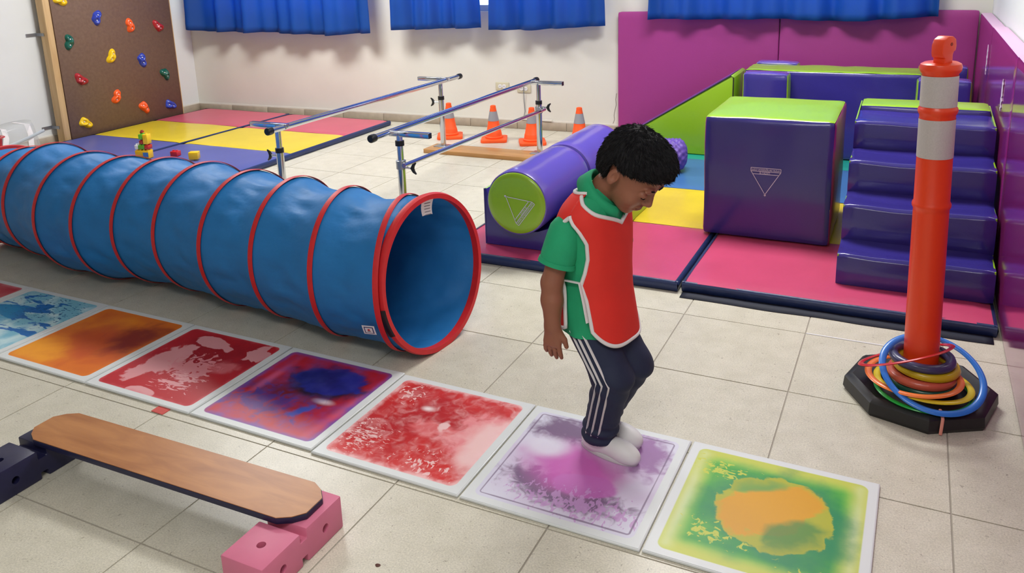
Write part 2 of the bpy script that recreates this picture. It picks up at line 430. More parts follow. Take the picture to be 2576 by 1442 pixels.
# ------------------------------------------------------------------ curtains
def curtain(xa, xb, hem_pts, seed, label, nf, amp=0.035, zt=2.2):
    """hem_pts: heights of the hem from xa to xb; folds open towards the hem"""
    t = thing('curtain', label, 'curtain', (0, 0, 0), 0, 'short blue curtains on the window wall')
    rnd = random.Random(seed)
    ph = [rnd.uniform(0, 6.28) for _ in range(4)]
    nx, nz = 150, 26
    V, F = [], []
    for j in range(nz + 1):
        s = j / nz
        for i in range(nx + 1):
            u = i / nx
            k = u * (len(hem_pts) - 1); k0 = min(int(k), len(hem_pts) - 2); hz = hem_pts[k0] * (1 - (k - k0)) + hem_pts[k0 + 1] * (k - k0)
            z = zt + (hz - zt) * s
            wv = math.sin(u * nf * 6.283 + ph[0] + 1.3 * math.sin(u * 7 + ph[1])) + 0.45 * math.sin(u * nf * 2.3 * 6.283 + ph[2]) + 0.5 * math.sin(u * nf * 0.47 * 6.283 + ph[3])
            a = amp * (0.45 + 0.55 * s)
            inset = (0.5 - u) * 0.02 * math.sin(s * 3)
            x = xa + (xb - xa) * u + inset
            y = WY(x) - 0.14 - 0.02 * s - a * wv * 0.8 + 0.006 * mnoise.noise(Vector((x * 9, z * 9, seed)))
            V.append((x, y, z))
    for j in range(nz):
        for i in range(nx):
            k = j * (nx + 1) + i; F.append((k, k + 1, k + nx + 2, k + nx + 1))
    o = mesh('cloth', V, F, M['curtain'], t, True)
    sm = o.modifiers.new('thickness', 'SOLIDIFY'); sm.thickness = 0.0015
    tube('rod', [(xa - 0.04, WY(xa) - 0.14, zt + 0.005), (xb + 0.04, WY(xb) - 0.14, zt + 0.005)], 0.012, M['steel'], t, 10)
    for xe in (xa - 0.0275, xb + 0.0275): box('rod_bracket', xe - 0.0075, xe + 0.0075, WY(xe) - 0.15, WY(xe) + 0.002, zt - 0.01, zt + 0.02, M['steel'], t)
    return t
curtain(-6.30, -4.21, [0.835, 0.80, 0.80, 0.795, 0.802, 0.79, 0.785, 0.775, 0.79, 0.80], 1, 'wide blue curtain above the pink and yellow folding mats', 5.2, 0.055)
curtain(-4.01, -3.15, [0.83, 0.832, 0.84, 0.845, 0.85], 2, 'narrow blue curtain above the parallel bars, next to the wide one', 3.0, 0.045)
curtain(-3.07, -2.13, [0.838, 0.832, 0.835, 0.85, 0.858, 0.865], 3, 'narrow blue curtain above the two wall outlets', 2.7, 0.05)
curtain(-1.77, 0.13, [0.92, 0.922, 0.915, 0.92, 0.925, 0.915, 0.905, 0.91, 0.928, 0.935], 4, 'wide blue curtain hanging over the magenta wall padding', 5.5, 0.045)

# ------------------------------------------------------------------ wall padding
def back_pad(xa, xb, z0, z1, label, th=0.05):
    a = math.atan(0.035)
    t = thing('wall_pad', label, 'wall pad', (xa, WY(xa) - 0.002, 0), a, 'magenta pads on the wall')
    L = (xb - xa) / math.cos(a)
    foam_faces({'-y': ('front_cover', M['magenta_wall']), '+z': ('top_cover', M['magenta_wall']), '-x': ('side_cover', M['magenta_wall']), '+x': ('side_cover', M['magenta_wall'])},
               0.002, L - 0.002, -th, 0, z0, z1, t, 0.012, 0.004, 16)
    return t
back_pad(-2.05, -0.868, 0.03, 0.965, 'magenta wall pad beside the outlets, behind the lime ramp')
back_pad(-0.864, XPAD + 0.002, 0.03, 0.968, 'magenta wall pad in the corner behind the purple bench')
def side_pad(ya, yb, label, z1=0.965, x=XPAD):
    t = thing('wall_pad', label, 'wall pad', (0, 0, 0), 0, 'magenta pads on the wall')
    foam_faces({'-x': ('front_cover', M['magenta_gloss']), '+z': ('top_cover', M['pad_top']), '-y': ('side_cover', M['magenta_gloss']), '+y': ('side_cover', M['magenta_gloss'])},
               x, XR - 0.002, ya + 0.002, yb - 0.002, 0.0 if ya > 2.5 else 0.0, z1, t, 0.012, 0.005, 18)
    return t
side_pad(5.02, 6.122, 'glossy magenta pad on the side wall beside the corner', 0.955, XPAD + 0.006)
side_pad(3.72, 5.02, 'glossy magenta pad on the side wall beside the purple stairs', 0.965)
side_pad(2.42, 3.72, 'glossy magenta pad on the side wall behind the orange post', 0.968)
side_pad(1.12, 2.42, 'glossy magenta pad on the side wall nearest the sensory tiles', 0.965)

M['tape_pale'] = mat('pale_torn_tape', (206, 190, 208), 0.5)
def torn_tape(y, z0, z1, w, seed):
    V, F = [], []
    n = 14
    for i in range(n + 1):
        z = z0 + (z1 - z0) * i / n; a = mnoise.noise(Vector((i * 0.9, seed, 0))) * w * 0.8; b = mnoise.noise(Vector((i * 0.7, seed, 5))) * w * 0.6
        q = math.sin(math.pi * (0.08 + 0.84 * i / n)) ** 0.5
        V += [(XPAD - 0.0058, y - w * 0.5 * q + a, z), (XPAD - 0.0058, y + w * 0.5 * q + b, z), (XPAD - 0.0040, y + w * 0.5 * q + b, z), (XPAD - 0.0040, y - w * 0.5 * q + a, z)]
        if i:
            k = 4 * i - 4
            for j in range(4): F.append((k + j, k + 4 + j, k + 4 + (j + 1) % 4, k + (j + 1) % 4))
    return mesh('torn_tape', V, F, M['tape_pale'])
tag(torn_tape(5.10, 0.70, 0.86, 0.05, 1), 'pale strip of torn tape high on the pad seam by the corner', 'tape')
tag(torn_tape(4.10, 0.68, 0.82, 0.05, 4), 'pale strip of torn tape on the glossy pad beside the stairs', 'tape')

# ------------------------------------------------------------------ outlets with a wire
for k, (xa, zc) in enumerate(((-3.06, 0.354), (-2.865, 0.342))):
    t = thing('wall_outlet', ['beige double wall outlet, farther from the magenta padding', 'beige double wall outlet with a thin wire hanging down'][k], 'outlet', (xa, WY(xa), zc), 0.035, 'wall outlets')
    box('plate', -0.06, 0.06, -0.009, 0, -0.034, 0.034, M['outlet'], t, 0.003, 2)
    for s in (-1, 1):
        sk = lathe('socket', [(0.017, 0.0), (0.017, 0.004), (0.012, 0.0048)], M['white_tag'], t, 20, (s * 0.018, -0.0135, 0), 'y')
        boxes('slot', [(s * 0.018 - 0.006, s * 0.018 - 0.004, -0.0145, -0.012, -0.005, 0.005), (s * 0.018 + 0.004, s * 0.018 + 0.006, -0.0145, -0.012, -0.005, 0.005)], M['plastic_black'], sk)
x0 = -2.862
w = tube('wire', [(x0, WY(x0) - 0.018, 0.37), (x0, WY(x0) - 0.016, 0.30), (x0 - 0.002, WY(x0) - 0.006, 0.22), (x0 + 0.002, WY(x0) - 0.005, 0.15), (x0 - 0.012, WY(x0) - 0.014, 0.084)], 0.0028, M['ink'], None, 6)
tag(w, 'thin grey wire running down from an outlet to the skirting', 'wire')

# ------------------------------------------------------------------ climbing board
XB = -6.27
cb = thing('climbing_board', 'brown climbing board with coloured holds leaning on the wall by the mats', 'climbing wall', (XB, 5.0, 0))
box('panel', -0.018, 0.0, -0.585, 0.60, 0.0, 2.3, M['board'], cb, 0.002, 1)
box('edge_strip', -0.019, 0.001, 0.60, 0.606, 0.0, 2.3, M['timber'], cb)
box('side_post', -0.095, -0.008, -0.645, -0.587, 0.0, 2.3, M['timber'], cb, 0.004, 2)
box('rear_post', -0.095, -0.0185, 0.53, 0.59, 0.0, 2.3, M['timber'], cb, 0.004, 2)
for zc in (0.145, 0.91):
    br = boxes('bracket', [(-0.148, -0.05, -0.652, -0.645, zc - 0.012, zc + 0.012), (-0.148, -0.143, -0.735, -0.645, zc - 0.012, zc + 0.012)], M['steel'], cb)
HOLDS = [((243, 45), 4.793, 1.010, 'blue', 0.35, 1), ((328, 65), 5.117, 0.915, 'orange', -0.2, 0), ((398, 67), 5.415, 0.881, 'red', -0.8, 2), ((174, 107), 4.505, 0.833, 'green', 0.2, 1),
         ((281, 143), 4.883, 0.670, 'yellow', 0.5, 0), ((358, 152), 5.191, 0.600, 'blue', -0.15, 1), ((204, 203), 4.557, 0.510, 'red', -0.9, 2), ((416, 188), 5.423, 0.438, 'green', -0.7, 2),
         ((294, 245), 4.874, 0.316, 'orange', 0.5, 0), ((364, 271), 5.145, 0.176, 'orange', -0.7, 0), ((430, 266), 5.439, 0.142, 'blue', -1.2, 2), ((216, 311), 4.538, 0.148, 'yellow', -1.0, 0), ((150, 0), 4.481, 1.178, 'yellow', -1.0, 0)]
HC = {'blue': (44, 66, 176), 'orange': (246, 96, 36), 'red': (176, 36, 46), 'green': (16, 92, 76), 'yellow': (246, 204, 20)}
HM = {k: mat('hold_' + k, v, 0.3, coat=0.2) for k, v in HC.items()}
def hold(yc, zc, colour, rot, kind, seed):
    """a lumpy two-bolt climbing grip: peanut outline, domed, with dished bolt pockets"""
    V, F = [], []
    nr, na = 9, 28
    R = 0.050
    rnd = random.Random(seed); p1, p2 = rnd.uniform(0, 6), rnd.uniform(0, 6)
    def outline(a):
        base = R * (1 + 0.28 * math.cos(2 * a) + 0.12 * math.cos(3 * a + p1) + 0.07 * math.cos(5 * a + p2))
        if kind == 2: base *= 1 + 0.16 * math.sin(a)
        return base
    cr, sr = math.cos(rot), math.sin(rot)
    for j in range(nr + 1):
        q = j / nr
        for i in range(na):
            a = 2 * math.pi * i / na
            rr = outline(a) * q
            lz, ly = rr * math.cos(a), rr * math.sin(a)
            hgt = 0.036 * (1 - q ** 3.2) * (1 + 0.22 * math.cos(3 * a + p2) * q)
            for sgn in (-1, 1):
                d = math.hypot(lz - sgn * 0.024, ly)
                hgt -= 0.024 * math.exp(-(d / 0.014) ** 2)
            V.append((max(hgt, 0.0), ly * cr + lz * sr, lz * cr - ly * sr))
    for j in range(nr):
        for i in range(na):
            F.append((j * na + i, j * na + (i + 1) % na, (j + 1) * na + (i + 1) % na, (j + 1) * na + i))
    o = mesh('hold', V, F, HM[colour], cb, True); o.location = (0.0005, yc - 5.0, zc); soft(o, 60)
    o['label'] = colour + ' climbing hold'
    for sgn in (-1, 1):
        lz = sgn * 0.024
        b = lathe('bolt', [(0.0055, 0.006), (0.0055, 0.019), (0.004, 0.0205)], M['white_tag'], o, 10, (0, lz * sr, lz * cr), 'x')
for k, h in enumerate(HOLDS): hold(h[1] + 0.02, h[2], h[3], h[4], h[5], k)

# ------------------------------------------------------------------ folding mats
def fold_mat(name, x0, x1, ys, mats, label, th, seed, group):
    t = thing(name, label, 'mat', ((x0 + x1) / 2, ys[0], 0), 0, group)
    hw = (x1 - x0) / 2
    for k in range(len(mats)):
        a, b = ys[k] - ys[0], ys[k + 1] - ys[0]
        n = 18; V, F = [], []
        r = 0.012
        for j in range(n + 1):
            for i in range(n + 1):
                s, q = -1 + 2 * i / n, -1 + 2 * j / n
                x = s * (hw - 0.006); y = (a + b) / 2 + q * ((b - a) / 2 - 0.002)
                e = min(1, (1 - abs(s)) / 0.06) ; e2 = min(1, (1 - abs(q)) / 0.05)
                z = th - 0.007 * (1 - e) ** 2 - 0.006 * (1 - e2) ** 2 + 0.0025 * mnoise.noise(Vector((x * 3.2 + seed, y * 3.2, k)))
                V.append((x, y, z))
        for j in range(n):
            for i in range(n):
                c = j * (n + 1) + i; F.append((c, c + 1, c + n + 2, c + n + 1))
        mesh('panel', V, F, mats[k], t, True)
        # navy sides of this section, sagging a little
        m_ = 16
        segs = [((-hw, a), (-hw, b)), ((hw, a), (hw, b))]
        if k == 0: segs.append(((-hw, a), (hw, a)))
        if k == len(mats) - 1: segs.append(((-hw, b), (hw, b)))
        for (p, q) in segs:
            V, F = [], []
            d = Vector((q[0] - p[0], q[1] - p[1], 0)); nn = Vector((d.y, -d.x, 0)).normalized()
            if nn.dot(Vector(((p[0] + q[0]) / 2, ((p[1] + q[1]) / 2) - (ys[-1] - ys[0]) / 2, 0))) < 0: nn = -nn
            for i in range(m_ + 1):
                u = i / m_
                for jj, (off, zz) in enumerate(((-0.012, th - 0.004), (0.0, th - 0.006), (0.004, th * 0.55), (0.0, 0.006), (-0.006, 0.001))):
                    wv = 0.005 * mnoise.noise(Vector((u * 6 + seed, k, jj))) if jj in (2, 3) else 0
                    V.append((p[0] + d.x * u + nn.x * (off + wv), p[1] + d.y * u + nn.y * (off + wv), zz))
            for i in range(m_):
                for jj in range(4):
                    c = i * 5 + jj; F.append((c, c + 5, c + 6, c + 1))
            mesh('side_cover', V, F, M['navy'], t, True)
        box('underside', -hw + 0.006, hw - 0.006, a + 0.004, b - 0.004, 0.0, 0.012, M['navy_d'], t)
    return t
fold_mat('folding_mat', -6.255, -5.209, [4.10, 4.600, 5.250, 5.880], [M['blue_l'], M['yellow'], M['pink_l']], 'blue, yellow and pink folding mat lying against the climbing board', 0.045, 1, 'folding gym mats')
fold_mat('folding_mat', -5.192, -4.07, [3.94, 4.595, 5.240, 5.868], [M['blue_l'], M['yellow'], M['pink_l']], 'blue, yellow and pink folding mat nearer the parallel bars', 0.045, 5, 'folding gym mats')
fold_mat('folding_mat', -1.965, -0.822, [3.205, 3.922, 4.605, 5.33, 5.98], [M['pink'], M['yellow'], M['blue_m'], M['teal']], 'pink, yellow and blue folding mat under the purple roller', 0.05, 9, 'folding gym mats')
fold_mat('folding_mat', -0.806, 0.352, [3.215, 3.925, 4.61, 5.33, 5.98], [M['pink'], M['yellow'], M['blue_m'], M['teal']], 'pink folding mat under the purple stairs and cube', 0.05, 13, 'folding gym mats')
# loose dark flap under the front of the stairs' mat
V, F = [], []
for i in range(41):
    u = i / 40; x = -0.80 + 1.14 * u
    yo = 3.208 - 0.055 - 0.012 * mnoise.noise(Vector((u * 5, 2, 0)))
    V += [(x, 3.222, 0.004), (x, 3.20, 0.004 + 0.003 * abs(mnoise.noise(Vector((u * 9, 0, 0))))), (x, yo, 0.0012)]
    if i:
        for j in range(2): F.append((3 * i - 3 + j, 3 * i + j, 3 * i + 1 + j, 3 * i - 2 + j))
o = mesh('mat_flap', V, F, M['navy_d'], None, True); o.modifiers.new('thickness', 'SOLIDIFY').thickness = 0.001
tag(o, 'dark navy fabric flap lying on the floor before the pink mat', 'flap')

# ------------------------------------------------------------------ foam blocks
MZ = 0.052
t = thing('foam_cube', 'big purple foam cube with lime top and white triangle print', 'foam block', (-0.575, 4.13, MZ))
foam_faces({'-y': ('front_panel', M['purple']), '+y': ('back_panel', M['purple']), '+z': ('top_panel', M['lime']), '-x': ('side_panel', M['magenta']), '+x': ('side_panel', M['magenta'])},
           -0.293, 0.293, -0.290, 0.290, 0.0, 0.590, t, 0.022, 0.012, 16, 0.004)
cube = t
def emblem(parent, origin, ex, ey, scale, m, nrm):
    """outlined triangle with two ruled bands of lettering; ex, ey: the print's own right and up axes"""
    ex, ey, nr = Vector(ex).normalized(), Vector(ey).normalized(), Vector(nrm)
    def P(a, b, d=0.0): return Vector(origin) + ex * (a * scale) + ey * (b * scale) + nr * d
    root = None
    w = 0.022
    def line(a, b):
        a, b = Vector(a), Vector(b); d = (b - a).normalized(); s = Vector((-d.y, d.x)) * w / 2
        return [a + s, b + s, b - s, a - s]
    segs = [((-0.5, 0.02), (0.5, 0.02)), ((-0.5, 0.02), (-0.5, 0.14)), ((0.5, 0.02), (0.5, 0.14)), ((-0.5, 0.14), (0.5, 0.14)), ((-0.45, 0.24), (0.45, 0.24)), ((-0.5, 0.14), (0.0, 0.96)), ((0.5, 0.14), (0.0, 0.96))]
    V, F = [], []
    for a, b in segs:
        k = len(V); V += [P(p.x, p.y) for p in line(a, b)]; F.append((k, k + 1, k + 2, k + 3))
    k = len(V)
    for i in range(10):
        an = 2 * math.pi * i / 10; V.append(P(0.035 * math.cos(an), 0.98 + 0.045 * math.sin(an)))
    F.append(tuple(range(k, k + 10)))
    for body, size, cx, cy, wmax in (('www.terapialeon.com', 0.125, 0, 0.083, 0.94), ('LEON \u00ae', 0.10, 0.04, 0.19, 0.4)):
        tv, tf = text_geo(body, size)
        xs_ = [v.x for v in tv]; wd = max(xs_) - min(xs_); sc = min(1.0, wmax / wd)
        mx_ = (max(xs_) + min(xs_)) / 2; my_ = (max(v.y for v in tv) + min(v.y for v in tv)) / 2
        k = len(V); V += [P(cx + (v.x - mx_) * sc, cy + (v.y - my_)) for v in tv]; F += [tuple(i + k for i in f) for f in tf]
    o = mesh('printed_emblem', V, F, m, parent); o['label'] = 'white printed triangle with lettering'
    return o
# upside-down print on the cube: its up axis points to the floor
emblem(cube, (0.0, -0.3035, 0.360), (-1, 0, 0), (0, 0, -1), 0.135, M['white_ink'], (0, -1, 0))

# stairs: each step is its own padded piece
st = thing('foam_stairs', 'purple foam staircase with four steps and lime sides', 'foam stairs', (0.066, 3.41, MZ))
ZS = [0.0, 0.135, 0.295, 0.440, 0.575]; YS = [0.0, 0.172, 0.372, 0.592, 0.83]
HWS = 0.283
for k in range(4):
    prof = []
    y0, y1, z0, z1 = YS[k], YS[k + 1], ZS[k], ZS[k + 1]
    r = 0.022
    prof.append((y0 + (0.0 if k == 0 else 0.004), z0))
    for q in (0.25, 0.5, 0.75): prof.append((y0 - 0.006 * math.sin(q * 3.14), z0 + (z1 - r - z0) * q))
    for a in range(0, 7):
        an = math.pi / 2 * a / 6
        prof.append((y0 + r - r * math.cos(an), z1 - r + r * math.sin(an)))
    for q in (0.3, 0.5, 0.7, 0.85): prof.append((y0 + r + (y1 - y0 - r) * q, z1 - 0.004 * math.sin(q * 3.14)))
    prof.append((y1 + 0.004, z1 + 0.006))
    V, F = [], []
    n = 22
    for i in range(n + 1):
        s = -1 + 2 * i / n
        xx_ = s * HWS
        ed = max(0.0, (abs(s) - 0.93) / 0.07)
        for q, (py, pz) in enumerate(prof):
            f = q / (len(prof) - 1)
            sag = 0.013 * (1 - s * s) * (1 if f > 0.55 else 0) * math.sin(min(1, max(0, (f - 0.3) / 0.7)) * 3.14)
            puff = 0.006 * (1 - s * s) if 0 < f < 0.4 else 0
            wr = 0.0035 * mnoise.noise(Vector((xx_ * 7, py * 16 + k * 3, pz * 10)))
            V.append((xx_, py - puff + 0.008 * ed ** 2, max(0.0, pz - sag + wr - 0.007 * ed ** 2)))
    m_ = len(prof)
    for i in range(n):
        for q in range(m_ - 1):
            c = i * m_ + q; F.append((c, c + m_, c + m_ + 1, c + 1))
    o = mesh('step', V, F, M['purple'], st, True)
# lime sides
prof = []
for k in range(4): prof += [(YS[k] + 0.010, ZS[k] + (0 if k == 0 else -0.010)), (YS[k] + 0.010, ZS[k + 1] - 0.010)]
prof += [(YS[4] + 0.20, ZS[4] + 0.015), (YS[4] + 0.20, 0.0)]
for s in (-1, 1):
    V = [(s * (HWS - 0.006), y, z) for y, z in prof] + [(s * (HWS - 0.0005), y, z) for y, z in prof]
    n = len(prof); F = [tuple(range(n)), tuple(range(n, 2 * n))[::-1]] + [(i, (i + 1) % n, n + (i + 1) % n, n + i) for i in range(n)]
    soft(mesh('side_panel', V, F, M['lime'], st, True), 30)
foam_faces({'+z': ('top_panel', M['lime']), '+y': ('back_panel', M['lime']), '-y': ('rear_riser', M['purple'])}, -HWS + 0.008, HWS - 0.008, YS[4] - 0.005, YS[4] + 0.20, 0.3, ZS[4] + 0.030, st, 0.015, 0.006, 10)

# long bench at the back with lime top, and blocks against it
bn = thing('foam_bench', 'long purple foam bench with lime top under the magenta padding', 'foam bench', (-0.475, 5.71, MZ))
foam_faces({'-y': ('front_panel', M['purple']), '+z': ('top_panel', M['lime']), '-x': ('side_panel', M['lime']), '+x': ('side_panel', M['lime']), '+y': ('back_panel', M['purple'])},
           -0.525, 0.535, -0.150, 0.150, 0.0, 0.572, bn, 0.02, 0.006, 24, 0.006)
def block(name, label, x0, x1, y0, y1, z1, group='small purple foam blocks'):
    t = thing(name, label, 'foam block', ((x0 + x1) / 2, (y0 + y1) / 2, MZ), 0, group)
    hx, hy = (x1 - x0) / 2, (y1 - y0) / 2
    foam_faces({'-y': ('front_panel', M['purple']), '+y': ('back_panel', M['purple']), '+z': ('top_panel', M['violet']), '-x': ('side_panel', M['lime']), '+x': ('side_panel', M['lime'])}, -hx, hx, -hy, hy, 0.0, z1 - MZ, t, 0.02, 0.006, 12, 0.004)  # tops in lighter violet: reflected light put into the purple vinyl's colour
    return t
block('foam_block', 'small purple foam block before the bench, between ramp and cube', -0.985, -0.700, 5.412, 5.537, 0.622)
block('foam_block', 'small purple foam block before the bench, in the corner by the post', 0.035, 0.325, 5.412, 5.537, 0.612)
block('foam_block', 'purple foam block behind the lime bench top near the ramp', -0.985, -0.70, 5.885, 6.0, 0.632)
block('foam_block', 'purple foam block behind the lime bench top in the corner', 0.04, 0.325, 5.885, 6.0, 0.632)

# ramp: a lime sided wedge
rp = thing('foam_ramp', 'long lime green foam ramp rising towards the purple bench', 'foam ramp', (-1.04, 5.70, MZ))
poly = [(0.0, 0.0), (0.0, 0.535), (-0.02, 0.548), (-0.83, 0.045), (-0.84, 0.0)]
def extrude_y(name, poly, y0, y1, m, parent, bev=0.0):
    bm = bmesh.new()
    a = [bm.verts.new((x, y0, z)) for x, z in poly]; b = [bm.verts.new((x, y1, z)) for x, z in poly]
    n = len(poly); bm.faces.new(a); bm.faces.new(b[::-1])
    for i in range(n): bm.faces.new((a[i], b[i], b[(i + 1) % n], a[(i + 1) % n]))
    bmesh.ops.recalc_face_normals(bm, faces=bm.faces[:])
    if bev: bmesh.ops.bevel(bm, geom=bm.edges[:], offset=bev, segments=2, affect='EDGES', profile=0.5)
    return soft(bm_obj(name, bm, m, parent, True), 30)
extrude_y('wedge_body', poly, -0.275, 0.13, M['lime'], rp, 0.008)
V = [(-0.03, -0.268, 0.546), (-0.03, 0.123, 0.546), (-0.82, 0.123, 0.0545), (-0.82, -0.268, 0.0545)]
V = V + [(x - 0.0005, y, z + 0.001) for x, y, z in V]
mesh('slide_top', V, [(3, 2, 1, 0), (4, 5, 6, 7), (0, 1, 5, 4), (1, 2, 6, 5), (2, 3, 7, 6), (3, 0, 4, 7)], M['violet'], rp)
tube('piping', [(-0.004, -0.277, 0.0), (-0.004, -0.277, 0.534), (-0.02, -0.277, 0.546), (-0.42, -0.277, 0.30), (-0.828, -0.277, 0.047)], 0.004, M['black'], rp, 6)

# cradle and roller
cr = thing('foam_cradle', 'purple and lime foam cradle block holding the long roller', 'foam block', (-1.525, 3.80, MZ))
g0, gr, gz = -0.051, 0.214, 0.298
prof = [(-0.275, 0.0), (-0.275, 0.278)]
for i in range(13):
    a = math.radians(185.5 + (354.5 - 185.5) * i / 12)
    prof.append((g0 + gr * math.cos(a), gz + gr * math.sin(a)))
prof += [(0.281, 0.278), (0.281, 0.0)]
n = len(prof)
V = [(x, -0.465, z) for x, z in prof]; mesh('front_panel', V, [tuple(range(n))], M['purple'], cr)
V = [(x, 0.385, z) for x, z in prof]; mesh('back_panel', V, [tuple(range(n))[::-1]], M['purple'], cr)
def strip(nm, idx, m):
    V, F = [], []
    for q, i in enumerate(idx):
        x, z = prof[i % n]; V += [(x, -0.465, z), (x, 0.385, z)]
        if q: F.append((2 * q - 2, 2 * q - 1, 2 * q + 1, 2 * q))
    return soft(mesh(nm, V, F, m, cr, True), 40)
strip('side_panel', [0, 1], M['lime']); strip('top_panel', [1, 2], M['lime']); strip('groove', list(range(2, 15)), M['purple'])
strip('top_panel', [14, 15], M['lime']); strip('side_panel', [15, 16], M['lime'])
tube('piping', [(x, -0.466, z) for x, z in prof[:2]] + [(prof[2][0], -0.466, prof[2][1])], 0.003, M['purple'], cr, 6)

rl = thing('foam_roller', 'long violet foam roller with lime round end', 'roller', (-1.600, 3.835, 0.2935))
R = 0.156
segs = [(-0.565, -0.012), (0.012, 0.565)]
for a, b in segs:
    prof_ = [(R - 0.014, a), (R - 0.004, a + 0.004), (R, a + 0.016)] + [(R + 0.0015 * math.sin(i * 1.7), a + (b - a) * i / 8) for i in range(1, 8)] + [(R, b - 0.016), (R - 0.004, b - 0.004), (R - 0.012, b)]
    V, F = lathe_geo(prof_, 56, (0, 0, 0), 'y'); F = [f for f in F if len(f) == 4]
    soft(mesh('sleeve', V, F, M['violet'], rl, True), 45)
V, F = lathe_geo([(R - 0.012, -0.020), (R - 0.012, 0.020)], 56, (0, 0, 0), 'y'); F = [f for f in F if len(f) == 4]
soft(mesh('seam', V, F, M['purple'], rl, True))
for s in (-1, 1):
    rings_ = [(R - 0.009, 0.0), (R - 0.013, 0.006), (R * 0.75, 0.010), (R * 0.4, 0.012), (0.0, 0.0125)]
    V, F = [], []
    for r_, d in rings_[:-1]:
        for i in range(56):
            an = 2 * math.pi * i / 56; V.append((r_ * math.cos(an), s * (0.565 + d - 0.002), r_ * math.sin(an)))
    V.append((0, s * (0.565 + rings_[-1][1] - 0.002), 0))
    for j in range(3):
        for i in range(56): F.append((j * 56 + i, j * 56 + (i + 1) % 56, (j + 1) * 56 + (i + 1) % 56, (j + 1) * 56 + i))
    for i in range(56): F.append((3 * 56 + i, 3 * 56 + (i + 1) % 56, 4 * 56))
    soft(mesh('end_cap', V, F, M['lime'], rl, True), 50)
an = math.radians(53)
emblem(rl, (0.060, -0.5785, -0.048), (math.cos(an), 0, math.sin(an)), (-math.sin(an), 0, math.cos(an)), 0.139, M['white_ink'], (0, -1, 0))

# bumpy roller lying further back on the mat
V, F = [], []
nl, na = 110, 96
for j in range(nl + 1):
    u = j / nl; x = -0.22 + 0.44 * u
    e = min(u, 1 - u) * 0.44 / 0.06
    rr = 0.100 * (math.sqrt(max(0, 1 - (1 - min(1, e)) ** 2)) if e < 1 else 1)
    for i in range(na):
        a = 2 * math.pi * i / na
        q = rr + (0.006 * math.sin(a * 12) * math.sin(u * 62) if rr > 0.03 else 0)
        V.append((x, max(q, 0.0005) * math.cos(a), max(q, 0.0005) * math.sin(a)))
for j in range(nl):
    for i in range(na): F.append((j * na + i, j * na + (i + 1) % na, (j + 1) * na + (i + 1) % na, (j + 1) * na + i))
M['violet_m'] = mat('violet_rubber', (104, 78, 168), 0.5)
o = mesh('bumpy_roller', V, F, M['violet_m'], None, True); o.location = (-1.44, 4.93, 0.156); o.rotation_euler = (0, 0, 0.25)
tag(o, 'purple bumpy massage roller behind the child, near the lime ramp', 'massage roller')

# ------------------------------------------------------------------ crawl tunnel
TR = 0.2855
TC = [(-1.521, 2.396, -0.106), (-1.597, 2.354, 0.13), (-1.886, 2.394, 0.12), (-2.182, 2.446, 0.027), (-2.446, 2.466, -0.043), (-2.745, 2.513, -0.068), (-3.0, 2.514, -0.05), (-3.212, 2.477, -0.042),
      (-3.465, 2.484, -0.06), (-3.823, 2.562, 0.03), (-4.08, 2.60, 0.05, 0.92), (-4.30, 2.62, 0.0, 0.88)]
# smooth the first hoop pair so that the end band stays narrow at the top
TC[1] = (-1.615, 2.375, 0.19)
tn = thing('crawl_tunnel', 'blue fabric crawl tunnel with red hoops lying across the floor', 'play tunnel', (0, 0, 0))
def hoop_pt(c, a, r, tilt=0.0):
    l = Vector((-math.sin(c[2]), math.cos(c[2]), 0)); n_ = Vector((math.cos(c[2]), math.sin(c[2]), 0))
    up = Vector((0, 0, 1)) * math.cos(tilt) + n_ * math.sin(tilt)
    k = c[3] if len(c) > 3 else 1.0      # the far hoops have slumped a little
    return Vector((c[0], c[1], TR * k + 0.004)) + l * (r * math.cos(a)) + up * (r * k * math.sin(a))
NA = 96; SUB = 14
tilts = [-0.083] + [-0.03] * (len(TC) - 1)
V, F = [], []
rows = []
for k in range(len(TC) - 1):
    c0, c1 = TC[k], TC[k + 1]
    L = math.hypot(c1[0] - c0[0], c1[1] - c0[1])
    for s in range(SUB if k < len(TC) - 2 else SUB + 1): rows.append((k, s / SUB, L))
for (k, q, L) in rows:
    for i in range(NA):
        a = 2 * math.pi * i / NA
        p0 = hoop_pt(TC[k], a, 1.0, tilts[k]) - hoop_pt(TC[k], a, 0.0, tilts[k]); p1 = hoop_pt(TC[k + 1], a, 1.0, tilts[k + 1]) - hoop_pt(TC[k + 1], a, 0.0, tilts[k + 1])
        c0 = hoop_pt(TC[k], a, 0, tilts[k]); c1 = hoop_pt(TC[k + 1], a, 0, tilts[k + 1])
        d = p0.lerp(p1, q); c = c0.lerp(c1, q)
        sg = math.sin(math.pi * q)
        sag = sg * (0.010 + 0.026 * max(0, math.sin(a)) ** 2) * min(1, L / 0.2)
        wr = sg * (0.011 * mnoise.noise(Vector((c.x * 5 + a * 1.2, a * 3.2 - c.x * 3, k * 0.7))) + 0.010 * mnoise.noise(Vector((c.x * 13 - a * 4, a * 6, 3.1))))
        V.append(c + d * (TR - 0.003 - sag + wr))
NR = len(rows)
for j in range(NR - 1):
    for i in range(NA): F.append((j * NA + i, (j + 1) * NA + i, (j + 1) * NA + (i + 1) % NA, j * NA + (i + 1) % NA))
V = [(v.x, v.y, max(v.z, 0.002)) for v in V]
o = mesh('fabric_tube', V, F, M['fabric'], tn, True)
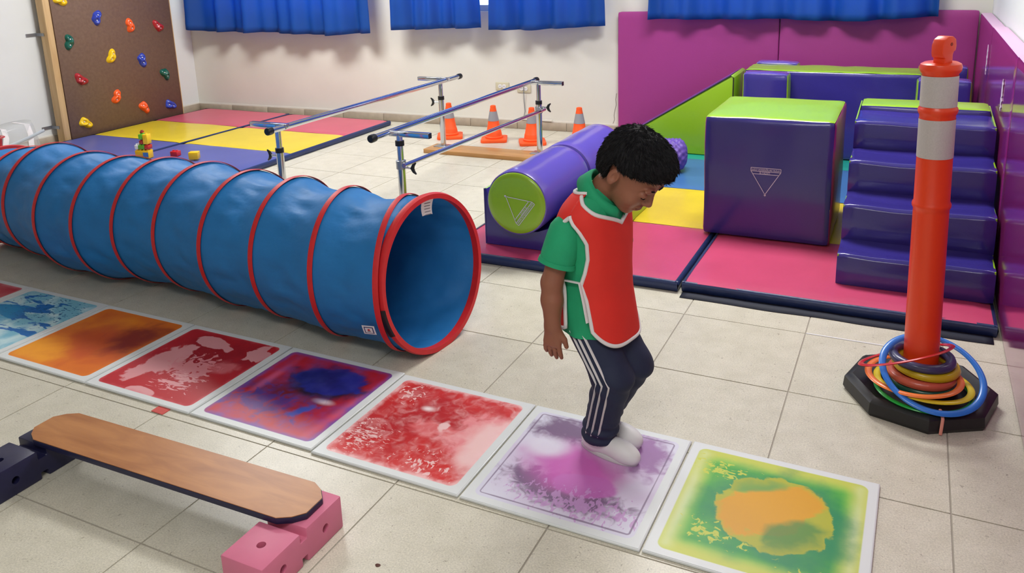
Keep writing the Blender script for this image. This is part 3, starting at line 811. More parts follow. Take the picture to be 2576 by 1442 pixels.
def band(name, c, tilt, r0, w, th, m, parent):
    """flat tape hoop"""
    V, F = [], []
    n_ = Vector((math.cos(c[2]), math.sin(c[2]), 0))
    N = 96; inn = 0.0006 if name == 'hoop_band' else -th
    for i in range(N):
        a = 2 * math.pi * i / N
        for (dr, dx) in ((inn, -w / 2), (th * 0.6, -w / 2), (th, 0), (th * 0.6, w / 2), (inn, w / 2)):
            p = hoop_pt(c, a, r0 + dr, tilt) + n_ * dx
            V.append((p.x, p.y, max(p.z, 0.001)))
    for i in range(N):
        k = (i + 1) % N
        for j in range(5): F.append((i * 5 + j, i * 5 + (j + 1) % 5, k * 5 + (j + 1) % 5, k * 5 + j))
    return soft(mesh(name, V, F, m, parent, True), 50)
for k in range(1, len(TC) - 1): band('hoop_band', TC[k], tilts[k], TR, 0.021, 0.0035, M['red_tape'], tn)
for k in (0, len(TC) - 1): band('end_hoop', TC[k], tilts[k], TR, 0.026, 0.011, M['red_tape'], tn)
# black joining tape on the near hoop
c = TC[0]; N = 10; V, F = [], []
n_ = Vector((math.cos(c[2]), math.sin(c[2]), 0))
for i in range(N + 1):
    a = math.radians(186 + 22 * i / N)
    for (dr, dx) in ((0.0, -0.020), (0.013, -0.014), (0.015, 0.0), (0.006, 0.0145)):
        V.append(hoop_pt(c, a, TR + dr, tilts[0]) + n_ * dx)
    if i:
        for j in range(3): q = (i - 1) * 4 + j; F.append((q, q + 4, q + 5, q + 1))
mesh('joining_tape', V, F, M['plastic_black'], tn, True)
# white care label inside the mouth
def patch(name, c, a0, a1, x0, x1, r, m, parent, n=8, tilt=-0.06):
    V, F = [], []
    n_ = Vector((math.cos(c[2]), math.sin(c[2]), 0))
    for j in range(3):
        for i in range(n + 1):
            a = math.radians(a0 + (a1 - a0) * i / n); V.append(hoop_pt(c, a, r, tilt) + n_ * (x0 + (x1 - x0) * j / 2))
    for j in range(2):
        for i in range(n): k = j * (n + 1) + i; F.append((k, k + 1, k + n + 2, k + n + 1))
    return mesh(name, V, F, m, parent, True)
n_ = Vector((math.cos(TC[0][2]), math.sin(TC[0][2]), 0))
V, F = [], []
for j in range(7):
    q = j / 6
    for i in range(5):
        a = math.radians(76 + 14 * i / 4); p = hoop_pt(TC[0], a, TR - 0.008, -0.083) + n_ * (-0.006 - 0.010 * math.sin(q * 2.4)); p.z -= 0.066 * q; p.y += 0.004 * q * (1 if i else -1.5)
        V.append(p)
for j in range(6):
    for i in range(4): k = j * 5 + i; F.append((k, k + 1, k + 6, k + 5))
lb = mesh('care_label', V, F, M['white_tag'], tn, True); lv_ = V
for j in range(5):
    A_, B_ = lv_[(j + 2) // 1 * 5 + 1 if j < 5 else 1], lv_[(j + 2) * 5 + 3]
    A_ = A_ + n_ * 0.0012; B_ = B_ + n_ * 0.0012; dz = Vector((0, 0, 0.0014))
    mesh('printed_line', [A_ - dz, B_ - dz, B_ + dz, A_ + dz], [(0, 1, 2, 3)], M['ink'], lb)
# square stitched patch low on the side
pa = patch('maker_patch', TC[1], 197.5, 205.5, -0.065, -0.019, TR + 0.012, M['white_tag'], tn, 8, -0.03)
for (d, x0, x1, r_, m_) in ((1.1, -0.059, -0.025, TR + 0.0126, M['navy_ink']), (1.7, -0.0555, -0.0285, TR + 0.0131, M['white_tag'])):
    patch('patch_border', TC[1], 197.5 + d, 205.5 - d, x0, x1, r_, m_, pa, 8, -0.03)
patch('patch_motif', TC[1], 200.3, 201.7, -0.046, -0.038, TR + 0.0136, M['red_tape'], pa, 4, -0.03)
patch('patch_motif', TC[1], 201.9, 202.7, -0.048, -0.036, TR + 0.0136, M['ink'], pa, 4, -0.03)

# ------------------------------------------------------------------ sensory floor tiles
class Art:
    """small node painter for printed gel tiles; u to the row's end, v away, both -1..1"""
    def __init__(s, name, base, half=0.25):
        s.m = bpy.data.materials.new(name); s.m.use_nodes = True; s.nt = s.m.node_tree
        s.b = s.nt.nodes['Principled BSDF']; s.b.inputs['Roughness'].default_value = 0.38; s.b.inputs['Specular IOR Level'].default_value = 0.25
        tc = s.nt.nodes.new('ShaderNodeTexCoord'); vm = s.nt.nodes.new('ShaderNodeVectorMath'); vm.operation = 'SCALE'; vm.inputs['Scale'].default_value = 1 / half
        s.nt.links.new(tc.outputs['Object'], vm.inputs[0]); s.vec = vm.outputs[0]
        s.col = None; s.base = base
        sp = s.nt.nodes.new('ShaderNodeSeparateXYZ'); s.nt.links.new(s.vec, sp.inputs[0]); s.u, s.v = sp.outputs[0], sp.outputs[1]
    def math(s, op, a, b=None, clamp=False):
        n = s.nt.nodes.new('ShaderNodeMath'); n.operation = op; n.use_clamp = clamp
        for k, x in enumerate((a, b)):
            if x is None: continue
            if isinstance(x, (int, float)): n.inputs[k].default_value = x
            else: s.nt.links.new(x, n.inputs[k])
        return n.outputs[0]
    def noise(s, scale, detail=4, dist=0.0, off=0.0, sx=1.0, sy=1.0, rot=0.0):
        mp = s.nt.nodes.new('ShaderNodeMapping'); mp.inputs['Location'].default_value = (off, off * 0.7, off * 0.3); mp.inputs['Scale'].default_value = (sx, sy, 1); mp.inputs['Rotation'].default_value = (0, 0, rot)
        s.nt.links.new(s.vec, mp.inputs[0])
        n = s.nt.nodes.new('ShaderNodeTexNoise'); n.inputs['Scale'].default_value = scale; n.inputs['Detail'].default_value = detail; n.inputs['Distortion'].default_value = dist
        s.nt.links.new(mp.outputs[0], n.inputs['Vector'])
        return s.math('SUBTRACT', n.outputs['Fac'], 0.5)
    def ell(s, cx, cy, rx, ry, rot=0.0):
        c, q = math.cos(rot), math.sin(rot)
        du, dv = s.math('SUBTRACT', s.u, cx), s.math('SUBTRACT', s.v, cy)
        a = s.math('ADD', s.math('MULTIPLY', du, c / rx), s.math('MULTIPLY', dv, q / rx)); b = s.math('ADD', s.math('MULTIPLY', du, -q / ry), s.math('MULTIPLY', dv, c / ry))
        return s.math('SUBTRACT', s.math('SQRT', s.math('ADD', s.math('MULTIPLY', a, a), s.math('MULTIPLY', b, b))), 1.0)
    def rect(s, h=0.895, r=0.09):
        ax = s.math('MAXIMUM', s.math('SUBTRACT', s.math('ABSOLUTE', s.u), h - r), 0.0); ay = s.math('MAXIMUM', s.math('SUBTRACT', s.math('ABSOLUTE', s.v), h - r), 0.0)
        return s.math('SUBTRACT', s.math('SQRT', s.math('ADD', s.math('MULTIPLY', ax, ax), s.math('MULTIPLY', ay, ay))), r)
    def add(s, *t):
        o = t[0]
        for x in t[1:]: o = s.math('ADD', o, x)
        return o
    def mul(s, a, k): return s.math('MULTIPLY', a, k)
    def mask(s, d, soft_, amt=1.0):
        n = s.nt.nodes.new('ShaderNodeMapRange'); n.interpolation_type = 'SMOOTHSTEP'
        n.inputs[1].default_value = -soft_; n.inputs[2].default_value = soft_; n.inputs[3].default_value = amt; n.inputs[4].default_value = 0.0
        s.nt.links.new(d, n.inputs[0]); return n.outputs[0]
    def lay(s, rgb, m):
        n = s.nt.nodes.new('ShaderNodeMixRGB'); n.inputs[2].default_value = (*lin(rgb), 1)
        if s.col is None: n.inputs[1].default_value = (*lin(s.base), 1)
        else: s.nt.links.new(s.col, n.inputs[1])
        s.nt.links.new(m, n.inputs[0]); s.col = n.outputs[0]
    def fin(s):
        # white frame outside the gel field
        d = s.rect(); inv = s.mask(s.mul(d, -1), 0.008)
        s.lay((222, 226, 226), inv)
        s.nt.links.new(s.col, s.b.inputs['Base Color']); return s.m

def art1():
    a = Art('gel_red', (190, 44, 50)); d = a.rect(); a.lay((236, 170, 178), a.mask(a.mul(a.add(d, a.mul(a.noise(3, 5), 0.25), a.math('MULTIPLY', a.u, 0.0)), -1), 0.14)); return a.fin()
def art2():
    a = Art('gel_blue', (196, 226, 232))
    a.lay((96, 178, 206), a.mask(a.add(a.noise(2.2, 5, 0.6), -0.02), 0.1, 0.8))
    st = a.noise(1.8, 4, 0.5, 3.1, 0.9, 2.4, 0.5)
    a.lay((34, 110, 186), a.mask(a.add(a.mul(st, -1), 0.05, a.mul(a.ell(-0.35, 0.0, 0.9, 0.75), 0.16)), 0.02))
    a.lay((20, 158, 208), a.mask(a.add(a.ell(-0.55, 0.05, 0.45, 0.35), a.noise(4)), 0.35, 0.6))
    a.lay((24, 96, 150), a.mask(a.add(a.mul(a.noise(13, 3, 0.4, 1.0, 1, 2.2, 0.5), -1), 0.13, a.mul(a.ell(0.3, 0.5, 0.75, 0.4), 0.06)), 0.02, 0.9))
    a.lay((120, 196, 214), a.mask(a.mul(a.add(a.rect(), a.mul(a.noise(5), 0.1)), -1), 0.07, 0.8)); return a.fin()
def art3():
    a = Art('gel_orange', (226, 118, 30))
    a.lay((248, 166, 34), a.mask(a.add(a.ell(-0.55, -0.55, 0.55, 0.35), a.mul(a.noise(2.5, 5, 0.6), 1.6)), 0.5, 0.85))
    a.lay((244, 150, 36), a.mask(a.add(a.ell(-0.35, 0.45, 0.5, 0.25, 0.3), a.mul(a.noise(2.8, 5, 0.4, 2), 1.4)), 0.5, 0.7))
    a.lay((196, 74, 30), a.mask(a.add(a.ell(0.05, -0.05, 0.8, 0.5, -0.4), a.mul(a.noise(2.0, 5, 0.5, 5), 2.0)), 0.6, 0.75))
    a.lay((132, 38, 28), a.mask(a.add(a.ell(0.55, 0.3, 0.45, 0.42, 0.5), a.mul(a.noise(2.6, 5, 0.6, 7), 1.8)), 0.5, 0.9))
    a.lay((238, 132, 30), a.mask(a.mul(a.add(a.rect(), a.mul(a.noise(4), 0.2)), -1), 0.10, 0.8)); return a.fin()
def art4():
    a = Art('gel_crimson', (190, 36, 42))
    a.lay((150, 24, 30), a.mask(a.add(a.ell(0.05, 0.32, 0.75, 0.4), a.mul(a.noise(2.2, 5), 2.4)), 0.6, 0.8))
    pk = (228, 160, 164)
    grain = a.noise(9, 5, 0.8, 40)
    a.lay(pk, a.mask(a.add(a.ell(-0.46, -0.05, 0.27, 0.58, -0.12), a.mul(a.noise(2.8, 7, 0.6, 1), 2.2), a.mul(grain, 0.5)), 0.10, 0.88))
    a.lay(pk, a.mask(a.add(a.ell(-0.24, 0.63, 0.42, 0.13, -0.25), a.mul(a.noise(3.4, 7, 0.5, 4), 1.5)), 0.05, 0.9))
    a.lay(pk, a.mask(a.add(a.ell(0.72, 0.60, 0.17, 0.27, 0.2), a.mul(a.noise(4.2, 7, 0.9, 6), 2.4)), 0.05, 0.9))
    a.lay((222, 140, 146), a.mask(a.add(a.ell(0.10, -0.08, 0.30, 0.30), a.mul(a.noise(6.5, 7, 1.4, 9), 4.2)), 0.10, 0.95))
    a.lay((214, 112, 118), a.mask(a.add(a.ell(0.52, 0.10, 0.2, 0.16), a.mul(a.noise(5, 6, 0.6, 15), 1.6)), 0.4, 0.8))
    a.lay((232, 164, 168), a.mask(a.add(a.mul(a.noise(7, 3, 0.8, 12, 1, 2.6, -0.2), -1), 0.14, a.mul(a.ell(0.22, -0.48, 0.42, 0.32), 0.22)), 0.02, 0.95))
    a.lay(pk, a.mask(a.add(a.ell(-0.05, -0.86, 0.26, 0.10), a.mul(a.noise(3, 5), 1.0)), 0.08))
    a.lay((222, 100, 108), a.mask(a.mul(a.add(a.rect(), 0.0, a.mul(a.noise(6, 6), 0.2)), -1), 0.07, 0.75)); return a.fin()
def art5():
    a = Art('gel_navy_red', (196, 36, 48))
    a.lay((104, 24, 36), a.mask(a.add(a.ell(0.0, -0.02, 0.75, 0.26), a.mul(a.noise(2.4, 6), 3.0)), 0.8, 0.85))
    a.lay((230, 110, 150), a.mask(a.add(a.ell(0.82, -0.15, 0.08, 0.5, -0.1), a.mul(a.noise(2.4, 4), 0.8)), 0.9, 0.6))
    a.lay((232, 110, 160), a.mask(a.add(a.ell(-0.66, 0.12, 0.06, 0.4, 0.0), a.mul(a.noise(3, 4, 0, 3), 0.9)), 0.9, 0.6))
    a.lay((255, 232, 242), a.mask(a.ell(0.44, -0.08, 0.12, 0.05), 0.9, 0.9))  # white spot is a glint painted into the gel colour
    a.lay((36, 30, 46), a.mask(a.add(a.ell(0.16, 0.36, 0.60, 0.36), a.mul(a.noise(3.0, 6, 0.5, 5), 1.3)), 0.25, 0.9))
    a.lay((42, 50, 168), a.mask(a.add(a.ell(0.15, 0.42, 0.55, 0.33), a.mul(a.noise(3.0, 7, 0.4, 5), 1.1)), 0.10, 0.85))
    a.lay((28, 30, 96), a.mask(a.add(a.ell(0.0, 0.40, 0.4, 0.3), a.mul(a.noise(3.5, 6, 0.5, 33), 3.0)), 0.7, 0.7))
    a.lay((58, 60, 160), a.mask(a.add(a.ell(-0.25, -0.38, 0.50, 0.22), a.mul(a.noise(5, 7, 1.2, 8), 5.0)), 0.7, 0.75))
    a.lay((52, 96, 208), a.mask(a.add(a.ell(0.32, -0.36, 0.07, 0.17, -0.6), a.mul(a.noise(5, 5, 0.8, 2), 2.4)), 0.5, 0.9))
    a.lay((86, 92, 188), a.mask(a.mul(a.add(a.rect(), 0.035, a.mul(a.noise(4, 6), 0.22)), -1), 0.09, 0.9)); return a.fin()
def art6():
    a = Art('gel_scarlet', (214, 56, 54))
    a.lay((180, 42, 48), a.mask(a.add(a.ell(-0.15, 0.15, 0.75, 0.6), a.mul(a.noise(1.8, 6), 2.8)), 0.7, 0.8))
    wh = (246, 210, 208)
    a.lay((240, 150, 154), a.mask(a.add(a.ell(0.66, 0.08, 0.40, 0.50, 0.15), a.mul(a.noise(2.8, 7, 0.6, 3), 2.2)), 0.22, 0.92))
    a.lay(wh, a.mask(a.add(a.ell(0.80, -0.12, 0.20, 0.5, 0.1), a.mul(a.noise(3, 7, 0.4, 5), 2.2)), 0.6, 0.85))
    a.lay((232, 120, 122), a.mask(a.add(a.ell(0.05, -0.02, 0.30, 0.13), a.mul(a.noise(4, 7, 0.9, 7), 2.4)), 0.35, 0.85))
    a.lay(wh, a.mask(a.add(a.ell(0.17, 0.08, 0.07, 0.10), a.mul(a.noise(6, 6, 0.8, 2), 2.0)), 0.25, 0.9))
    a.lay((255, 240, 240), a.mask(a.ell(-0.22, 0.36, 0.07, 0.045), 0.9, 0.9))
    a.lay(wh, a.mask(a.add(a.mul(a.noise(12, 4, 1.0, 11, 1, 2.2, 0.5), -1), 0.11, a.mul(a.ell(-0.62, -0.48, 0.26, 0.34), 0.13)), 0.03, 0.85))
    a.lay(wh, a.mask(a.add(a.mul(a.noise(11, 4, 1.0, 17, 1.6, 1, 0.2), -1), 0.11, a.mul(a.ell(0.36, -0.66, 0.28, 0.2), 0.13)), 0.03, 0.85))
    a.lay(wh, a.mask(a.add(a.mul(a.noise(13, 4, 1.0, 21), -1), 0.12, a.mul(a.ell(-0.66, 0.62, 0.18, 0.2), 0.13)), 0.03, 0.85))
    a.lay((248, 206, 206), a.mask(a.mul(a.add(a.rect(), 0.03, a.mul(a.noise(7, 7, 0.7), 0.26)), -1), 0.09, 0.9)); return a.fin()
def art7():
    a = Art('gel_purple', (218, 216, 232))
    a.lay((206, 180, 212), a.mask(a.add(a.ell(0.05, -0.05, 0.85, 0.72), a.mul(a.noise(2.2, 5), 1.0)), 0.5, 0.8))
    dk = (112, 80, 118)
    a.lay(dk, a.mask(a.add(a.ell(-0.42, 0.62, 0.42, 0.24, 0.1), a.mul(a.noise(7, 6, 0.8, 3), 1.6)), 0.45, 0.9))
    a.lay((150, 100, 158), a.mask(a.add(a.ell(0.60, 0.52, 0.26, 0.40, 0.2), a.mul(a.noise(7, 6, 0.8, 5), 1.5)), 0.45, 0.9))
    a.lay(dk, a.mask(a.add(a.ell(-0.05, -0.45, 0.68, 0.26, -0.12), a.mul(a.noise(7, 6, 0.9, 8), 1.8)), 0.35, 0.9))
    a.lay((200, 92, 178), a.mask(a.add(a.ell(-0.10, -0.02, 0.52, 0.40, -0.2), a.mul(a.noise(2.4, 5, 0.3, 11), 0.9)), 0.5, 0.95))
    a.lay((196, 108, 186), a.mask(a.add(a.ell(0.16, -0.30, 0.36, 0.20, 0.15), a.mul(a.noise(4, 5, 0.3, 14), 0.5)), 0.10, 0.85))
    a.lay((226, 222, 236), a.mask(a.add(a.ell(-0.52, 0.22, 0.26, 0.18), a.mul(a.noise(3), 0.5)), 0.5, 0.85))
    a.lay((198, 150, 204), a.mask(a.add(a.mul(a.noise(12, 4, 0.8, 17, 1.6, 0.9, 0.3), -1), 0.05, a.mul(a.ell(0.18, -0.62, 0.6, 0.18), 0.14)), 0.04, 0.8))
    d = a.rect(0.87, 0.06)
    a.lay((120, 96, 128), a.mask(a.add(a.math('ABSOLUTE', a.add(d, 0.03)), -0.010, a.mul(a.noise(2, 2, 0, 4), 0.02)), 0.006, 0.75)); return a.fin()
def art8():
    a = Art('gel_green', (198, 206, 84))
    d = a.rect(0.86, 0.22)
    ew = a.math('SUBTRACT', 0.74, a.math('ABSOLUTE', a.u))
    a.lay((222, 234, 190), a.mask(a.add(ew, a.mul(a.noise(1.3, 3), 0.3), a.mul(a.math('ABSOLUTE', a.v), 0.10)), 0.14, 0.9))  # whitish glow along both sides, painted into the colour
    a.lay((198, 206, 84), a.mask(a.mul(a.add(a.rect(), 0.05), -1), 0.06, 0.85))
    a.lay((112, 192, 70), a.mask(a.add(d, 0.12, a.mul(a.noise(2.0, 5), 0.16)), 0.11, 0.97))
    a.lay((16, 150, 58), a.mask(a.add(d, 0.20, a.mul(a.noise(2.2, 5, 0, 2), 0.18)), 0.10, 0.98))
    a.lay((22, 132, 88), a.mask(a.add(a.ell(0.08, 0.02, 0.72, 0.72), a.mul(a.noise(2.6, 5, 0, 6), 0.9)), 0.26, 0.8))
    sp = (204, 208, 70)
    a.lay(sp, a.mask(a.add(a.mul(a.noise(12, 4, 0.8, 3, 1, 1.7, 0.8), -1), 0.11, a.mul(a.ell(-0.56, 0.58, 0.30, 0.17, -0.4), 0.14)), 0.03, 0.9))
    a.lay(sp, a.mask(a.add(a.mul(a.noise(12, 4, 0.8, 9), -1), 0.11, a.mul(a.ell(-0.48, -0.50, 0.30, 0.17), 0.14)), 0.03, 0.9))
    a.lay(sp, a.mask(a.add(a.mul(a.noise(12, 4, 0.8, 15), -1), 0.11, a.mul(a.ell(0.5, -0.74, 0.26, 0.12), 0.14)), 0.03, 0.9))
    bl = a.add(a.ell(0.06, 0.05, 0.58, 0.60), a.mul(a.noise(5.5, 6, 0.6, 20), 0.42))
    a.lay((178, 180, 44), a.mask(bl, 0.025))
    a.lay((222, 158, 6), a.mask(a.add(a.math('MAXIMUM', a.add(bl, 0.03), a.add(a.ell(0.0, 0.10, 0.62, 0.34, 0.7), a.mul(a.noise(3.4, 6, 0.6, 24), 1.1))), 0.0), 0.10, 0.95))
    a.lay((72, 136, 58), a.mask(a.math('MAXIMUM', a.add(bl, 0.12), a.add(a.ell(0.34, -0.26, 0.36, 0.26, 0.5), a.mul(a.noise(2.8, 6, 0.4, 28), 1.0))), 0.22, 0.85))
    a.lay((104, 158, 72), a.mask(a.math('MAXIMUM', a.add(bl, 0.10), a.add(a.ell(-0.26, 0.44, 0.36, 0.13, 0.3), a.mul(a.noise(2.8, 6, 0.4, 31), 0.8))), 0.22, 0.85))
    return a.fin()
M['tile_frame'] = mat('white_tile_frame', (222, 226, 226), 0.35, coat=0.1)
TX, TY, TA, TP = -4.03832, 1.68126, -0.00883, 0.50565
SHIFT = [0, 0, 0, 0.0, 0.0, -0.010, -0.012, -0.010]
TL = ['red gel floor tile at the far end of the row, beyond the blue one', 'pale cyan and blue streaked gel floor tile beside the orange one', 'orange and rust gel floor tile between blue and crimson tiles', 'crimson gel floor tile with pale pink patches',
      'red gel floor tile with a big navy blue blot', 'scarlet and white gel floor tile beside the purple one', 'lilac gel floor tile with purple blots under the child', 'green gel floor tile with a round yellow blot, last in the row']
for k, fn in enumerate((art1, art2, art3, art4, art5, art6, art7, art8)):
    ux, uy = (k + 0.5) * TP, 0.25 + SHIFT[k]
    t = thing('sensory_tile', TL[k], 'floor tile', (TX + ux * math.cos(TA) - uy * math.sin(TA), TY + ux * math.sin(TA) + uy * math.cos(TA), 0.0), TA + random.uniform(-0.003, 0.003), 'liquid gel tiles laid in a row')
    box('tile_base', -0.25, 0.25, -0.25, 0.25, 0.0005, 0.0075, M['tile_frame'], t, 0.002, 2)
    box('gel_surface', -0.2465, 0.2465, -0.2465, 0.2465, 0.0074, 0.0084, fn(), t)

# ------------------------------------------------------------------ balance plank on slotted blocks
def slotted(name, label, x0, x1, y0, y1, g0_, g1_, H, m, mh):
    t = thing(name, label, 'wood block', ((x0 + x1) / 2, (g0_ + g1_) / 2, 0), 0, 'slotted wooden blocks under the plank')
    cx, cy = (x0 + x1) / 2, (g0_ + g1_) / 2
    gd = 0.026
    prof = [(y0 - cy, 0), (g0_ - cy + 0.002, 0), (g0_ - cy + 0.002, 0.02), (g1_ - cy - 0.002, 0.02), (g1_ - cy - 0.002, 0), (y1 - cy, 0), (y1 - cy, H), (g1_ - cy, H), (g1_ - cy, H - gd), (g0_ - cy, H - gd), (g0_ - cy, H), (y0 - cy, H)]
    bm = bmesh.new()
    a = [bm.verts.new((x0 - cx, y, z)) for y, z in prof]; b = [bm.verts.new((x1 - cx, y, z)) for y, z in prof]
    n = len(prof); bm.faces.new(a); bm.faces.new(b[::-1])
    for i in range(n): bm.faces.new((a[i], b[i], b[(i + 1) % n], a[(i + 1) % n]))
    bmesh.ops.recalc_face_normals(bm, faces=bm.faces[:])
    bmesh.ops.triangulate(bm, faces=[f for f in bm.faces if len(f.verts) > 4])
    bmesh.ops.bevel(bm, geom=[e for e in bm.edges if len(e.link_faces) == 2 and e.calc_face_angle(0) > 0.5], offset=0.0035, segments=2, affect='EDGES', profile=0.5)
    body = soft(bm_obj('body', bm, m, t, True), 30)
    # drilled holes, cut with a boolean
    V, F = [], []
    def cyl(c, ax, r=0.0112, L=0.06):
        v, f = lathe_geo([(r, -L / 2), (r, L / 2)], 20, c, ax); k = len(V); V.extend(v); F.extend(tuple(i + k for i in q) for q in f)
    for s in (0, 1):
        yc = ((y0 + g0_) / 2 if s == 0 else (g1_ + y1) / 2) - cy
        cyl((0.002, yc, H), 'z'); cyl((x1 - cx, yc, H * 0.48), 'x'); cyl((x0 - cx, yc, H * 0.48), 'x')
    cyl((0.0, y0 - cy, H * 0.5), 'y')
    cut = mesh('cutter', V, F); soft(cut)
    bo = body.modifiers.new('holes', 'BOOLEAN'); bo.object = cut; bo.operation = 'DIFFERENCE'; bo.solver = 'EXACT'
    bpy.context.view_layer.update(); cut.location = t.location
    bpy.context.view_layer.update()
    dg = bpy.context.evaluated_depsgraph_get(); me2 = bpy.data.meshes.new_from_object(body.evaluated_get(dg))
    body.modifiers.clear(); body.data = me2; bpy.data.objects.remove(cut)
    soft(body, 30)
    return t
M['pink_wood'] = mat('pink_painted_wood', (214, 116, 146), 0.5, var=0.04, vscale=12, bump=0.04, bscale=40)
M['navy_wood'] = mat('navy_painted_wood', (30, 30, 66), 0.42, var=0.12, vscale=40)
slotted('slotted_block', 'pink painted wooden block with holes under the plank end', -1.347, -1.222, 1.143, 1.429, 1.272, 1.295, 0.09, M['pink_wood'], None)
slotted('slotted_block', 'navy painted wooden block with holes under the plank end', -2.266, -2.143, 1.105, 1.400, 1.246, 1.272, 0.09, M['navy_wood'], None)
pl = thing('balance_plank', 'narrow varnished balance plank with dark edge on two slotted blocks', 'plank', (-1.74, 1.345, 0.091), 0.016)
def plank_poly(x0, x1, hw, c):
    pts = []
    for (cx, cy, sx, sy) in ((x1, -hw, -1, 1), (x1, hw, -1, -1), (x0, hw, 1, -1), (x0, -hw, 1, 1)):
        seq = [(cx + sx * c, cy), (cx + sx * c * 0.45, cy + sy * c * 0.30), (cx + sx * c * 0.05, cy + sy * c * 0.75)] if True else []
        if (sx, sy) in ((-1, -1), (1, 1)): seq = seq[::-1]
        pts += seq
    return pts
pp = plank_poly(-0.502, 0.502, 0.076, 0.06)
prism('board_core', pp, 0.0, 0.0165, M['navy_wood'], pl, 0.002)
prism('top_face', [(x * 0.9975, y * 0.98) for x, y in pp], 0.0162, 0.0182, M['oak'], pl)
o = prism('tape_strip', [(-0.026, -0.022), (0.027, -0.024), (0.027, 0.020), (-0.027, 0.024)], 0.0, 0.002, mat('red_tape_strip', (206, 74, 66), 0.6), None)
o.location = (-2.125, 1.655, 0.0002); tag(o, 'short strip of red tape on the floor at the crimson tile', 'tape')
V = [(0.007 * math.cos(i * 0.785) * (1 + 0.3 * math.sin(i * 2.3)), 0.006 * math.sin(i * 0.785), 0.0006) for i in range(8)]; V += [(0, 0, 0.004)]
o = mesh('crumb', V, [(i, (i + 1) % 8, 8) for i in range(8)] + [tuple(range(8))[::-1]], mat('brown_crumb', (96, 62, 54), 0.8)); o.location = (-1.06, 1.348, 0)
tag(o, 'small brown crumb on the floor near the pink block', 'crumb')

# ------------------------------------------------------------------ orange post with rings
PX, PYY = 0.098, 2.666
po = thing('delineator_post', 'tall orange traffic post with grey bands on a black base', 'traffic post', (PX, PYY, 0))
# black octagonal base
RB, HB = 0.224, 0.058
V, F = [], []
lv = [(0.0, RB * 0.97), (0.012, RB), (HB - 0.014, RB * 0.985), (HB - 0.004, RB * 0.93), (HB, RB * 0.88), (HB - 0.004, RB * 0.80), (HB - 0.006, RB * 0.5), (HB - 0.006, 0.02)]
for z_, r_ in lv:
    for i in range(8):
        a = math.radians(7 + 45 * i); V.append((r_ * math.cos(a), r_ * math.sin(a), z_))
for j in range(len(lv) - 1):
    for i in range(8): F.append((j * 8 + i, j * 8 + (i + 1) % 8, (j + 1) * 8 + (i + 1) % 8, (j + 1) * 8 + i))
F.append(tuple(range(8))[::-1]); F.append(tuple(range((len(lv) - 1) * 8, len(lv) * 8)))
soft(mesh('base', V, F, M['black'], po, True), 25)
r0 = 0.0495
def tilt(o_): o_.rotation_euler = (0, -0.022, 0); return o_
prof = [(r0 * 1.02, 0.04), (r0 * 1.02, 0.30), (r0, 0.62), (r0, 0.630), (r0 + 0.0035, 0.636), (r0 + 0.0045, 0.642), (r0 + 0.0035, 0.648), (r0, 0.654), (r0 * 0.985, 0.80), (r0 * 0.975, 0.905), (r0 * 0.975, 0.915), (r0 + 0.002, 0.921), (r0 + 0.0045, 0.928), (r0 + 0.003, 0.936), (r0 * 0.97, 0.942),
        (r0 * 0.96, 1.03), (r0 * 0.975, 1.036), (r0 + 0.0055, 1.046), (r0 + 0.007, 1.056), (r0 + 0.004, 1.065), (r0 * 0.9, 1.070), (r0 * 0.5, 1.071)]
tilt(lathe('post_tube', prof, M['orange'], po, 48))
for z0_, z1_ in ((0.79, 0.905), (0.942, 1.032)):
    V, F = lathe_geo([(r0 * 0.98 + 0.0012, z0_), (r0 * 0.972 + 0.0012, z1_)], 48); F = [f for f in F if len(f) == 4]
    tilt(soft(mesh('reflective_band', V, F, M['reflect'], po, True)))
# hook shaped handle on top
hk = [(-0.022, 1.06), (-0.022, 1.085), (-0.030, 1.087), (-0.034, 1.10), (-0.034, 1.122), (-0.026, 1.138), (-0.008, 1.147), (0.012, 1.146), (0.026, 1.137), (0.030, 1.118), (0.028, 1.104), (0.020, 1.102), (0.016, 1.094), (0.016, 1.06)]
bm = bmesh.new()
a = [bm.verts.new((y * 0.9, -0.019, z)) for y, z in hk]; b = [bm.verts.new((y * 0.9, 0.019, z)) for y, z in hk]; n = len(hk)
bm.faces.new(a); bm.faces.new(b[::-1])
for i in range(n): bm.faces.new((a[i], b[i], b[(i + 1) % n], a[(i + 1) % n]))
bmesh.ops.recalc_face_normals(bm, faces=bm.faces[:]); bmesh.ops.triangulate(bm, faces=[f for f in bm.faces if len(f.verts) > 4])
bmesh.ops.bevel(bm, geom=[e for e in bm.edges if len(e.link_faces) == 2 and e.calc_face_angle(0) > 0.5], offset=0.003, segments=2, affect='EDGES', profile=0.5)
h_ = soft(bm_obj('handle', bm, M['orange'], po, True), 40); h_.rotation_euler = (0.0, -0.022, math.radians(52)); h_.location = (-0.004, 0, 0)
for s in (-1, 1):
    e_ = lathe('eye_hole', [(0.005, -0.0006), (0.005, 0.0006)], mat('deep_orange_%d' % (s + 2), (150, 40, 12), 0.6), h_, 14, (0.004, s * 0.0192, 1.124), 'y')  # flat discs in darker orange, painted as the shade of a hole
# tape on the base
o = tube('pink_string', [(PX + 0.055, PYY - 0.165, 0.060), (PX + 0.058, PYY - 0.181, 0.060), (PX + 0.062, PYY - 0.201, 0.050), (PX + 0.060, PYY - 0.2095, 0.022), (PX + 0.059, PYY - 0.211, 0.0035)], 0.0035, mat('pink_string_cloth', (226, 150, 132), 0.7), None, 6, False, (1.3, 0.7))
tag(o, 'short pink string hanging over the edge of the black base', 'string')

